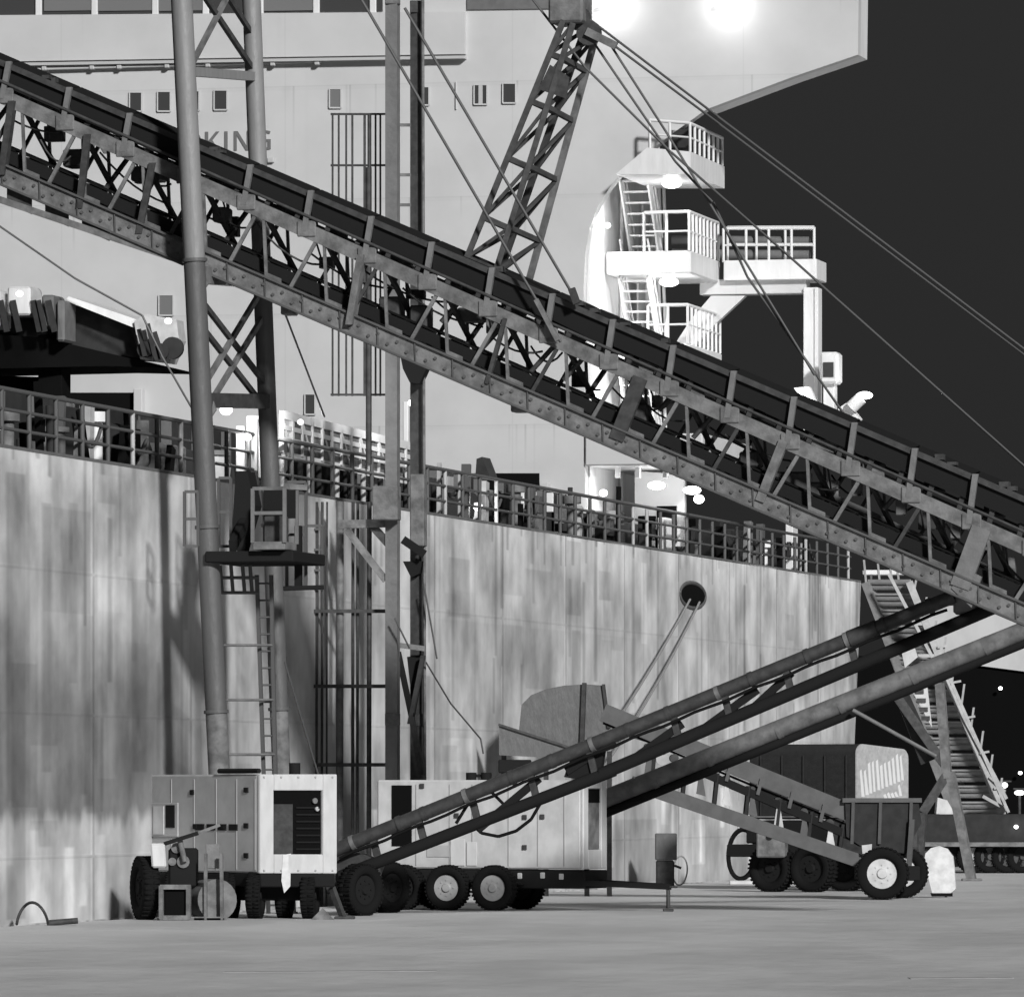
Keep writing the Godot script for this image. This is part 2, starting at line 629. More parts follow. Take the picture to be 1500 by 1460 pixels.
# ---------------------------------------------------------------- the ship
func build_ship() -> void:
	var base = hull_at(20.0, 0.0, -8.0)
	var ship = thing("cargo_ship", "pale cargo ship lying alongside the quay with her lit white deckhouse and streaked hull", "ship", base)
	# hull: side with its own unwrapped weathering, stern, deck
	var h = begin()
	var s0 = -25.0
	var s1 = 77.55
	var ribs = 40
	for i in ribs:
		var a = lerpf(s0, s1, float(i) / ribs)
		var b = lerpf(s0, s1, float(i + 1) / ribs)
		for k in 2:
			var ys = [[8.0, 2.0], [2.0, -3.0]][k] as Array
			var pts = []
			for c in [[a, ys[0]], [b, ys[0]], [b, ys[1]], [a, ys[1]]]:
				var t: float = clampf((c[0] - 70.0) / 7.55, 0.0, 1.0)
				var back: float = (8.0 - c[1]) * 0.22 * t
				var dy: float = minf(c[1], DECK + 0.1 * clampf(c[0] / 77.0, 0, 1)) if c[1] > 5.0 else c[1]
				pts.append([hull_at(c[0] - back, dy), Vector2((c[0] - back + 25.0) / 103.0, 1.0 - dy / 8.4)])
			for tri in [[0, 1, 2], [0, 2, 3]]:
				for j in tri:
					h.set_uv(pts[j][1])
					h.add_vertex((pts[j][0] as Vector3) - base)
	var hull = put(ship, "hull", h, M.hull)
	hull.set_meta("label", "pale hull side with rust streaks and patched paint")
	var e = begin()
	var t0 = hull_at(s1, 8.0)
	fan(e, [t0 - base, hull_at(s1 - 2.4, -3.0) - base, hull_at(s1 - 2.4, -3.0, -22) - base, hull_at(s1, 8.0, -22) - base], hull_at(40, 3, -10) - base)
	fan(e, [hull_at(s0, 7.88, -0.02) - base, hull_at(s1, 7.98, -0.02) - base, hull_at(s1, 7.98, -22) - base, hull_at(s0, 7.88, -22) - base], hull_at(40, 0, -10) - base)
	fan(e, [hull_at(s0, 7.9, -22) - base, hull_at(s1, 8.0, -22) - base, hull_at(s1 - 2.4, -3, -22) - base, hull_at(s0, -3, -22) - base], hull_at(40, 0, -10) - base)
	fan(e, [hull_at(s0, 7.9) - base, hull_at(s0, -3.0) - base, hull_at(s0, -3.0, -22) - base, hull_at(s0, 7.9, -22) - base], hull_at(40, 3, -10) - base)
	put(hull, "deck_plating", e, M.deck_mid)
	beam(hull, "deck_edge_bar", hull_at(s0, 7.90, -0.03), hull_at(s1, 8.0, -0.03), 0.06, 0.06, M.deck_mid)
	# panama chock through the side
	var cc = HU(1013, 872, 0.02)
	ring(hull, "chock_lip", cc, A * 1.5, UP * 0.31, 0.05, M.steel_mid)
	var hole = begin()
	var rim = []
	for i in 24:
		rim.append(cc - R * 0.005 + A * 1.46 * cos(TAU * i / 24) + UP * 0.29 * sin(TAU * i / 24) - base)
	add_slab(hole, rim, R * 0.02)
	put(hull, "chock_opening", hole, M.black)

	build_house(ship)
	build_deck(ship)

func build_house(ship: Node3D) -> void:
	# front wall and bridge wing: one outline with the rounded cut at the ship's side
	var out = []
	for q in [[-120, -60], [1259, -60], [1257, 80], [1160, 113], [1035, 160], [990, 192], [950, 222], [915, 248], [893, 275], [876, 302], [864, 333], [857, 372], [855, 420], [856, 520], [857, 705], [857, 830], [-120, 830]]:
		out.append(W(q[0], q[1]))
	var wall = slab(ship, "front_wall", out, A * 0.35, M.house)
	# the wing's own depth: soffit and end face
	var soff = []
	for q in [[1259, -60], [1257, 80], [1160, 113], [1035, 160], [1035, -60]]:
		soff.append(W(q[0] - 1.0, q[1] - 1.0, 0.0) + A * 0.352)
	slab(ship, "bridge_wing", soff, A * 0.95, M.house_white)
	# bridge front: overhanging band with windows over it
	slab(ship, "bridge_front", [W(-120, 24), W(683, 18), W(683, 80), W(-120, 93)], A * -0.16, M.house)
	beam(ship, "drip_ledge", W(-120, 97, -0.12), W(682, 84, -0.12), 0.24, 0.07, M.window_edge)
	rod(ship, "cable_pipe", W(-120, 106, -0.12), W(470, 90, -0.12), 0.035, M.window_edge)
	for k in [60, 130, 170, 240, 300, 395, 460]:
		block(ship, "pipe_clip", W(k, 104 - k * 0.02, -0.2), R * 0.12, UP * 0.16, A * 0.2, M.window_edge)
	slab(ship, "bridge_window_band", [W(-120, -60, -0.06), W(560, -60, -0.06), W(560, 16, -0.06), W(-120, 23, -0.06)], A * 0.055, M.window)
	for mx in [-40, 55, 137, 226, 300, 380, 462, 545]:
		block(ship, "window_mullion", W(mx - 4.0, 24, -0.12), R * 0.16, UP * 1.6, A * 0.10, M.house_white)
	for mx in [[64, 133], [142, 222], [231, 296], [386, 458]]:
		slab(ship, "bridge_pane", [W(mx[0], -60, -0.09), W(mx[1], -60, -0.09), W(mx[1], 15, -0.09), W(mx[0], 16, -0.09)], A * 0.025, M.window_pale)
	slab(ship, "dark_band", [W(684, -60, -0.05), W(846, -60, -0.05), W(846, 12, -0.05), W(684, 14, -0.05)], A * 0.04, M.deck_mid)
	# cabin windows: frame ring, glass set back
	for q in [[190, 135, 208, 163, 0], [231, 134, 250, 163, 0], [276, 133, 292, 162, 0], [314, 132, 333, 161, 0], [483, 130, 500, 158, 1], [614, 127, 629, 154, 0], [695, 124, 714, 153, 0], [737, 122, 756, 151, 0], [233, 432, 254, 462, 1], [447, 577, 462, 607, 0]]:
		var a = W(q[0], q[3])
		var wv = W(q[2], q[3]) - a
		var hv = W(q[0], q[1]) - a
		var win = block(ship, "window", a - A * 0.035, wv, hv, A * 0.03, M.window_pale if q[4] == 1 else M.window, 0.004)
		var fr = begin()
		var o = origin_of(win)
		for s in [[a, a + wv], [a + hv, a + hv + wv], [a, a + hv], [a + wv, a + wv + hv]]:
			add_beam(fr, (s[0] as Vector3) - A * 0.04 - o, (s[1] as Vector3) - A * 0.035 - o, 0.03, 0.035)
		put(win, "window_frame", fr, M.house)
		if q[0] == 695:
			beam(win, "curtain", a + wv * 0.5 - A * 0.04, a + wv * 0.5 + hv - A * 0.04, 0.10, 0.02, M.window_edge)
	# painted warning in spaced letters, most of it behind the loader
	var seq = [["N", 146], ["O", 170], ["S", 206], ["M", 233], ["O", 281], ["K", 309], ["I", 331], ["N", 354], ["G", 385]]
	for q in seq:
		var tm = TextMesh.new()
		tm.text = q[0]
		tm.font_size = 64
		tm.pixel_size = 0.0106
		tm.depth = 0.02
		tm.curve_step = 2.0
		var mi = MeshInstance3D.new()
		mi.mesh = tm
		mi.material_override = M.lettering
		mi.name = "letter"
		ship.add_child(mi, true)
		mi.position = W(q[1], 205.0 - (q[1] - 330.0) * 0.02, -0.012) - origin_of(ship)
		mi.rotation.y = atan2(-0.2333, 0.9724)
	block(ship, "wall_fitting", W(391, 238, -0.1), R * 0.16, UP * 0.12, A * 0.1, M.window_edge)
	# faint weld beads and pipes over the wall
	rod(ship, "wall_conduit", W(668, 120, -0.03), W(668, 160, -0.03), 0.02, M.window_edge)
	# dark doorways low on the front
	for q in [[90, 575, 195, 602], [655, 693, 790, 740]]:
		slab(ship, "deckhouse_recess", [W(q[0], q[1], -0.03), W(q[2], q[1], -0.03), W(q[2], q[3], -0.03), W(q[0], q[3], -0.03)], A * 0.025, M.black)
		block(ship, "recess_cheek", W(q[2], q[3] + 6.0, -0.25), R * 0.22, UP * 0.65, A * 0.24, M.house)
	# side alcove: house side set back behind the rounded cut
	block(ship, "side_wall", W(864, 840, 0.36), A * 8.0, UP * 11.2, R * -0.4, M.house_white, 0.0)
	for q in [[905, 470], [905, 610]]:
		block(ship, "side_door", W(q[0] + 28.0, q[1], 4.6), A * 0.8, UP * 1.9, R * 0.04, M.window_edge, 0.0)
	for q in [3.2, 5.6, 6.6]:
		rod(ship, "side_pipe", W(864, 840, 0.36) + A * q + R * 0.08, W(864, 840, 0.36) + A * q + R * 0.08 + UP * 9.4, 0.05, M.rail_white)
	# balconies aft of the front, on the ship's side
	var b1 = slab(ship, "balcony", [W(902, 255, -0.7), W(1012, 255, -0.7), W(1012, 222, -0.7), W(948, 216, -0.7)], A * 4.0, M.house_white)
	var bt = W(1011, 222, -0.65)
	rail_run(b1, [W(952, 217, -0.65), bt, bt + A * 3.8], 0.68, 9)
	block(b1, "dark_locker", W(980, 217, 0.0), R * 0.5, UP * 0.45, A * 0.4, M.deck_dark)
	balcony(ship, 888, 1012, 402, 0.55, 3.5, 0.9)
	balcony(ship, 900, 1010, 538, 0.55, 3.9, 0.9)
	# boat deck overhang low on the house, lamps under it
	block(ship, "boat_deck", W(857, 682, -0.1), R * 2.9, UP * 0.75, A * 6.0, M.house, 0.03)
	for q in [905, 935, 975, 1000]:
		beam(ship, "deckhead_bracket", W(q, 683, 1.0), W(q, 700, 1.0), 0.10, 0.2, M.house_white)
	slab(ship, "lower_front", [W(930, 690, 2.4), W(1003, 695, 2.4), W(1003, 800, 2.4), W(930, 800, 2.4)], A * 0.2, M.house)
	block(ship, "lower_doorway", W(962, 795, 2.35), R * 0.5, UP * 0.9, A * 0.03, M.black, 0.0)
	# inclined ladders between the balconies
	for q in [[402, 258], [540, 405], [686, 541]]:
		var f0 = W(930, q[0], 3.6)      # foot, head along the side wall
		var f1 = W(908, q[1], 2.2)
		for k in [0.0, 0.7]:
			beam(ship, "stair_stringer", f0 + R * k, f1 + R * k, 0.05, 0.22, M.rail_white)
			for z in [0.45, 0.9]:
				rod(ship, "stair_rail", f0 + R * k + UP * z, f1 + R * k + UP * z, 0.028, M.rail_white, 6)
		for i in 9:
			var c0 = f0.lerp(f1, (i + 0.5) / 9.0)
			block(ship, "stair_tread", c0, R * 0.7, UP * 0.04, A * 0.22, M.house_white, 0.0)
		for k in [962, 969, 976]:
			rod(ship, "edge_pipe", W(k - 4.0, q[1] + 2.0, 5.0), W(k, q[0] - 25.0, 5.0), 0.045, M.rail_white, 6)
	# catwalk to the boat davit with its post and brace
	var c1 = W(1060, 411, 5.0)
	block(ship, "catwalk", c1, R * 2.35, UP * 0.50, A * 1.3, M.house_white)
	rail_run(ship, [W(1060, 384, 5.05), W(1193, 384, 5.05)], 0.84, 4)
	rail_run(ship, [W(1066, 382, 6.2), W(1193, 382, 6.2)], 0.84, 3)
	block(ship, "catwalk_girder", W(1025, 432, 5.2), R * 2.7, UP * 0.38, A * 0.5, M.house)
	for k in [0, 1]:
		rod(ship, "tank_pipe", W(985, 352 + 20 * k, 6.4), W(1186, 354 + 20 * k, 6.4), 0.13, M.deck_mid, 12)
	slab(ship, "catwalk_brace", [W(990, 502, 5.2), W(1012, 468, 5.2), W(1042, 433, 5.2), W(1092, 433, 5.2), W(1040, 482, 5.2), W(1010, 512, 5.2)], A * 0.22, M.house)
	block(ship, "catwalk_post", W(1177, 640, 5.1), R * 0.36, UP * 3.7, A * 0.4, M.house_white)
	block(ship, "post_flange", W(1193, 640, 5.05), R * 0.10, UP * 3.7, A * 0.5, M.house_white)
	# davit head with its control box
	block(ship, "davit_leg", W(1206, 640, 4.2), R * 0.28, UP * 1.35, A * 0.4, M.house_white)
	var box = block(ship, "davit_box", W(1201, 562, 4.0), R * 0.46, UP * 0.78, A * 0.6, M.house_white, 0.06)
	block(box, "box_window", W(1206, 552, 3.97), R * 0.26, UP * 0.36, A * 0.03, M.window, 0.0)
	slab(ship, "davit_bracket", [W(1163, 568, 3.4), W(1185, 566, 3.4), W(1205, 612, 3.4), W(1182, 604, 3.4), W(1172, 580, 3.4)], A * 0.3, M.house_white)
	slab(ship, "winch_base", [W(1228, 640, 4.2), W(1228, 598, 4.2), W(1240, 590, 4.2), W(1258, 612, 4.2), W(1258, 640, 4.2)], A * 0.5, M.house_white)
	beam(ship, "floodlight_arm", W(1240, 600, 4.3), W(1258, 588, 4.3), 0.12, 0.14, M.house_white)
	rod(ship, "floodlight_body", W(1247, 597, 4.1), W(1262, 583, 4.1), 0.16, M.house_white, 12)
	lamp(ship, W(1267, 579, 4.0), 0.2, 0.8, "floodlight")
	lamp(ship, W(1176, 588, 3.2), 0.10, 0.5, "floodlight")
	# lamps: two under the bridge roof edge, one under each balcony, two under the boat deck
	for q in [[890, 3, -0.5, 0.17, 0.9], [1062, 2, -0.5, 0.17, 0.9]]:
		block(ship, "lamp_bracket", W(q[0] - 6.0, q[1] - 6.0, q[2]), R * 0.2, UP * 0.08, A * 0.5, M.house_white)
		lamp(ship, W(q[0], q[1], q[2]), q[3], q[4], "bridge_lamp")
	for q in [[984, 269, 1.2, 0.24, 2.0], [980, 413, 2.6, 0.24, 2.0], [962, 711, 1.2, 0.22, 0.9], [1014, 718, 1.2, 0.22, 0.9], [1024, 731, 1.6, 0.13, 0.0]]:
		lamp(ship, W(q[0], q[1], q[2]), q[3], q[4], "deckhead_lamp")
	lamp(ship, W(890, 470, 1.4), 0.08, 1.6, "stair_lamp")
	lamp(ship, W(890, 330, 1.4), 0.08, 1.3, "stair_lamp")
	lamp(ship, W(890, 600, 1.4), 0.08, 2.0, "stair_lamp")
	lamp(ship, W(884, 722, 0.6), 0.10, 0.5, "stair_lamp")

func balcony(ship: Node3D, x0: float, x1: float, y: float, thick: float, length: float, start: float) -> void:
	var o = W(x0, y, 1.0 + start)
	var wd = (W(x1, y, 1.0 + start) - o).length()
	var b = block(ship, "balcony", o, R * wd, UP * thick, A * length, M.house_white, 0.03)
	var top = o + UP * thick
	rail_run(b, [top + R * (wd * 0.45), top + R * (wd - 0.04), top + R * (wd - 0.04) + A * (length - 0.05)], 0.95, 10)

func rail_run(p: Node, pts: Array, high: float, n: int) -> void:
	var total = 0.0
	for i in pts.size() - 1:
		total += ((pts[i + 1] as Vector3) - (pts[i] as Vector3)).length()
	for i in pts.size() - 1:
		var a: Vector3 = pts[i]
		var b: Vector3 = pts[i + 1]
		for k in [0.5, 1.0]:
			rod(p, "rail", a + UP * high * k, b + UP * high * k, 0.042 if k == 1.0 else 0.026, M.rail_white, 6)
		var m = maxi(2, roundi(n * (b - a).length() / total))
		for j in m + 1:
			if i > 0 and j == 0:
				continue
			var c = a.lerp(b, float(j) / m)
			rod(p, "rail_post", c, c + UP * high, 0.038, M.rail_white, 6)

func build_deck(ship: Node3D) -> void:
	# rail along the deck edge
	for k in [0.34, 0.66, 1.0]:
		rod(ship, "deck_rail", hull_at(-14.0, DECK + k, -0.2), hull_at(77.0, DECK + 0.1 + k, -0.2), 0.035 if k < 1.0 else 0.045, M.rail_dark, 6)
	for i in 60:
		var s = -13.0 + i * 1.52
		var lit = i % 9 == 5 or i % 13 == 3
		rod(ship, "deck_rail_post", hull_at(s, DECK, -0.2), hull_at(s, DECK + 1.02, -0.2), 0.045, M.deck_pale if lit else M.rail_dark, 6)
	# bulwark lockers, winches, vents along the side deck
	var r = RandomNumberGenerator.new()
	r.seed = 9
	for i in 34:
		var s = -12.0 + i * 2.6 + r.randf_range(-0.5, 0.5)
		var ln = r.randf_range(0.7, 2.4)
		var hh = r.randf_range(0.35, 1.15)
		var inn = r.randf_range(1.0, 2.4)
		var m: Material = [M.deck_dark, M.deck_dark, M.deck_mid, M.deck_mid, M.deck_dark, M.deck_pale][r.randi() % 6]
		if i % 5 == 2:
			var c = hull_at(s, DECK, -inn)
			var dr = rod(ship, "deck_drum", c, c + UP * hh, 0.35, m, 14)
			rod(dr, "drum_lid", c + UP * hh, c + UP * (hh + 0.09), 0.42, M.deck_mid, 14)
		elif i % 5 == 4:
			var c = hull_at(s, DECK + 0.5, -inn)
			var w = rod(ship, "mooring_winch", c - A * 0.7, c + A * 0.7, 0.34, M.deck_mid, 14)
			for e in [-0.72, 0.0, 0.72]:
				rod(w, "winch_flange", c + A * (e - 0.03), c + A * (e + 0.03), 0.5, M.deck_dark, 14)
		else:
			block(ship, "deck_locker", hull_at(s, DECK, -inn), A * ln, UP * hh, R * -0.8, m, 0.03)
	for i in 95:
		var s = -13.0 + i * 0.93 + r.randf_range(-0.3, 0.3)
		var hh = r.randf_range(0.5, 1.5)
		if s > 13.0 and s < 30.5:
			hh *= 0.45
		var inn = r.randf_range(0.5, 2.3)
		var m: Material = [M.deck_dark, M.deck_dark, M.deck_mid, M.steel, M.deck_dark, M.deck_pale, M.black, M.house_white][r.randi() % 8]
		if i % 3 == 0:
			block(ship, "deck_box", hull_at(s, DECK, -inn), A * r.randf_range(0.5, 2.2), UP * hh * 0.8, R * -0.4, m if m != M.house_white else M.deck_dark, 0.02)
		elif i % 3 == 1:
			rod(ship, "deck_pipe", hull_at(s, DECK, -inn), hull_at(s + r.randf_range(-0.5, 0.5), DECK + hh, -inn), r.randf_range(0.04, 0.09), m, 8)
		else:
			var c = hull_at(s, DECK, -inn)
			var v = rod(ship, "deck_vent", c, c + UP * hh * 0.7, 0.12, m, 10)
			rod(v, "vent_cap", c + UP * hh * 0.7, c + UP * (hh * 0.7 + 0.18), 0.22, m, 12)
	for i in 80:
		var s = -12.0 + i * 1.1 + r.randf_range(-0.4, 0.4)
		var inn = r.randf_range(0.3, 1.6)
		var top = r.randf_range(0.6, 1.35)
		if s > 13.0 and s < 30.5:
			continue
		var m: Material = [M.rail_dark, M.deck_dark, M.steel, M.deck_pale, M.black][r.randi() % 5]
		var p = beam(ship, "deck_stay", hull_at(s, DECK, -inn), hull_at(s + r.randf_range(-0.25, 0.25), DECK + top, -inn), r.randf_range(0.06, 0.22), r.randf_range(0.06, 0.3), m)
		if i % 4 == 0:
			path_rod(p, "deck_hose", sagging(hull_at(s, DECK + top * 0.8, -inn + 0.1), hull_at(s + 1.2, DECK + 0.7, -inn + 0.1), 0.3, 6), 0.035, M.rail_dark)
		if i % 5 == 0:
			block(p, "stay_box", hull_at(s - 0.1, DECK + top * 0.5, -inn + 0.12), A * 0.5, UP * 0.4, R * 0.1, m, 0.01)
	# long dark coaming behind them
	block(ship, "hatch_coaming", hull_at(-14.0, DECK, -2.7), A * 72.0, UP * 1.5, R * -0.4, M.deck_dark)
	for i in 34:
		var s = -13.0 + i * 2.1
		block(ship, "coaming_stay", hull_at(s, DECK, -2.52), A * 0.14, UP * 1.45, R * -0.17, M.deck_mid, 0.0)
	# aft deck: white posts, drum and dark store under the boat deck
	for q in [[1002, 1012, 772, 815, 0.8], [1186, 1203, 755, 832, 0.8]]:
		var a = HU(q[0], q[3], -0.45)
		a.y = DECK + 0.05
		block(ship, "deck_post", a, A * 0.7, UP * ((q[3] - q[2]) / F * hull_dist(q[0]) + 0.2), R * -0.2, M.house_white)
	for q in [[1030, 1075, 778, 2.2], [1085, 1140, 775, 2.2], [1210, 1255, 795, 2.0], [1145, 1175, 785, 2.6]]:
		var c = HU((q[0] + q[1]) * 0.5, 800, -q[3])
		c.y = DECK
		var rad: float = (q[1] - q[0]) * 0.5 / F * hull_dist(q[0])
		var tank = rod(ship, "deck_tank", c, Vector3(c.x, CH + (HZ - q[2]) / F * -c.z, c.z), rad, M.deck_mid, 18)
		rod(tank, "tank_band", c + UP * 0.4, c + UP * 0.5, rad + 0.02, M.deck_dark, 18)
	block(ship, "stern_store", HU(1120, 770, -6.0), A * 14.0, UP * 1.4, R * -2.0, M.deck_dark)
	for q in [[1050, 720, 775], [1083, 712, 762], [1095, 745, 790], [1125, 740, 775]]:
		rod(ship, "vent_pipe", HU(q[0], q[2] + 14.0, -3.0), HU(q[0], q[1], -3.0), 0.09, M.deck_pale, 8)
	for q in [[1100, 760], [1115, 768], [1140, 660], [1127, 690], [1255, 668]]:
		lamp(ship, HU(q[0], q[1], -4.0), 0.10, 0.25, "added_walkway_lamp")
	# lit lamps and clutter amidships, round the towers' heads
	lamp(ship, P(331, 600, 127.6), 0.12, 1.4, "added_walkway_lamp")
	lamp(ship, P(362, 640, 128.0), 0.08, 0.8, "added_walkway_lamp")
	lamp(ship, P(604, 590, 137.5), 0.09, 1.6, "added_walkway_lamp")
	lamp(ship, P(440, 618, 130.4), 0.06, 2.0, "added_walkway_lamp")  # added lamp tucked behind the rail to brighten the walkway
	lamp(ship, P(700, 742, 147), 0.10, 0.8, "added_walkway_lamp")
	for q in [[345, 358, 625, 700], [360, 376, 610, 690], [378, 386, 615, 700], [590, 598, 580, 690], [603, 609, 570, 690]]:
		block(ship, "vent_trunk", P(q[0], q[3], 128.6 if q[0] < 500 else 141.5), R * ((q[1] - q[0]) / F * 131.0), UP * ((q[3] - q[2]) / F * 131.0), A * 0.4, M.house_white)
	slab(ship, "winch_hood", [P(696, 700, 158), P(698, 672, 158), P(706, 669, 158), P(718, 700, 158)], A * 0.8, M.deck_dark)
	slab(ship, "pale_hatch", [P(664, 772, 150), P(668, 738, 150), P(712, 735, 150), P(716, 752, 150)], A * 0.5, M.house_white)
	for q in [[757, 768, 715, 745], [775, 786, 718, 748], [800, 812, 722, 750], [830, 842, 728, 750], [848, 858, 732, 752]]:
		block(ship, "side_light_panel", P(q[0], q[3], 159), R * 0.16, UP * 0.45, A * 0.1, M.house_white)
	# white lattice walkway behind the towers
	var w0 = P(412, 607, 131.2)
	var w1 = P(606, 655, 141.2)
	var b0 = P(412, 662, 131.2)
	var b1 = P(606, 704, 141.2)
	block(ship, "walkway_floor", b0 - UP * 0.1, b1 - b0, UP * 0.12, A * 0.9, M.house_white, 0.0)
	beam(ship, "walkway_rail", w0, w1, 0.08, 0.16, M.rail_white)
	beam(ship, "walkway_rail", w0.lerp(b0, 0.33), w1.lerp(b1, 0.33), 0.05, 0.09, M.rail_white)
	beam(ship, "walkway_rail", w0.lerp(b0, 0.64), w1.lerp(b1, 0.64), 0.05, 0.09, M.rail_white)
	for i in 15:
		var t = i / 14.0
		beam(ship, "walkway_post", b0.lerp(b1, t), w0.lerp(w1, t), 0.08, 0.08, M.rail_white)
		if i < 14 and i % 2 == 0:
			beam(ship, "walkway_brace", w0.lerp(w1, t), b0.lerp(b1, t + 1.0 / 14.0), 0.04, 0.05, M.rail_white)
	slab(ship, "walkway_back", [w0 + A * 0.95, w1 + A * 0.95, b1 + A * 0.95, b0 + A * 0.95], A * 0.03, M.steel)
	for i in 16:
		var t = i / 15.0
		rod(ship, "walkway_leg", b0.lerp(b1, t) - UP * 0.1, b0.lerp(b1, t) - UP * r.randf_range(0.5, 0.9), 0.06, M.deck_pale if i % 3 == 0 else M.deck_dark, 6)
	# deck crane jib stowed over the hatches, with its lit gear
	var d = 136.0
	slab(ship, "crane_jib", [P(-60, 470, d), P(95, 443, d), P(190, 478, d), P(206, 524, d), P(160, 520, d), P(95, 502, d), P(-60, 490, d)], A * 1.6, M.deck_dark)
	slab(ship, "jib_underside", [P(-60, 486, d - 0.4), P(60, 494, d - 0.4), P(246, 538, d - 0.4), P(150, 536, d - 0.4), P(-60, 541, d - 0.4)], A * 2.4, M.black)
	slab(ship, "jib_top_plate", [P(95, 440, d - 0.5), P(100, 434, d - 0.5), P(200, 468, d - 0.5), P(196, 480, d - 0.5)], A * 2.2, M.house_white)
	slab(ship, "jib_head", [P(196, 470, d - 0.6), P(214, 460, d - 0.6), P(258, 468, d - 0.6), P(262, 498, d - 0.6), P(248, 532, d - 0.6), P(205, 526, d - 0.6)], A * 0.5, M.deck_pale)
	for q in [[238, 515, 0.16], [254, 510, 0.22], [214, 512, 0.16]]:
		var c = P(q[0], q[1], d - 0.7)
		rod(ship, "jib_sheave", c, c + A * -0.12, q[2], M.deck_dark, 18)
	for q in [[10, 420, 45, 462], [60, 432, 78, 480], [-40, 425, 0, 480], [82, 440, 94, 500]]:
		block(ship, "jib_machinery", P(q[0], q[3], d - 0.9), R * ((q[2] - q[0]) / F * d), UP * ((q[3] - q[1]) / F * d), A * 0.8, M.house_white if q[0] in [10, -40] else M.deck_mid, 0.04)
	for q in [0, 18, 48, 55, 70]:
		beam(ship, "jib_stay", P(q, 440, d - 1.0), P(q + 10, 486, d - 1.0), 0.1, 0.12, M.deck_dark)
	for q in [[203, 482, 212, 522], [216, 474, 228, 528], [226, 486, 240, 530]]:
		beam(ship, "jib_link", P(q[0], q[1], d - 0.85), P(q[2], q[3], d - 0.85), 0.08, 0.09, M.deck_dark)
	block(ship, "jib_pedestal", P(55, 615, d), R * 0.5, UP * 1.7, A * 0.6, M.black)
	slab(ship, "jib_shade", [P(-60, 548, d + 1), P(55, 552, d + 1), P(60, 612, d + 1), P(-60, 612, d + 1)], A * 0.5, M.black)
	lamp(ship, P(28, 430, d - 2.0), 0.07, 0.5, "jib_lamp")
	lamp(ship, P(246, 470, d - 1.8), 0.07, 0.4, "jib_lamp")
	path_rod(ship, "jib_wire", [P(-20, 318, d - 1.2), P(110, 408, d - 1.2), P(208, 462, d - 1.2), P(236, 520, d - 1.2), P(285, 605, d - 1.2)], 0.022, M.cable)

# ---------------------------------------------------------------- conveyor loader
func yt(x: float) -> float: return 88.0 + 0.4265 * x
func ym(x: float) -> float: return 140.0 + 0.44 * x
func yl(x: float) -> float: return 255.0 + 0.43 * x

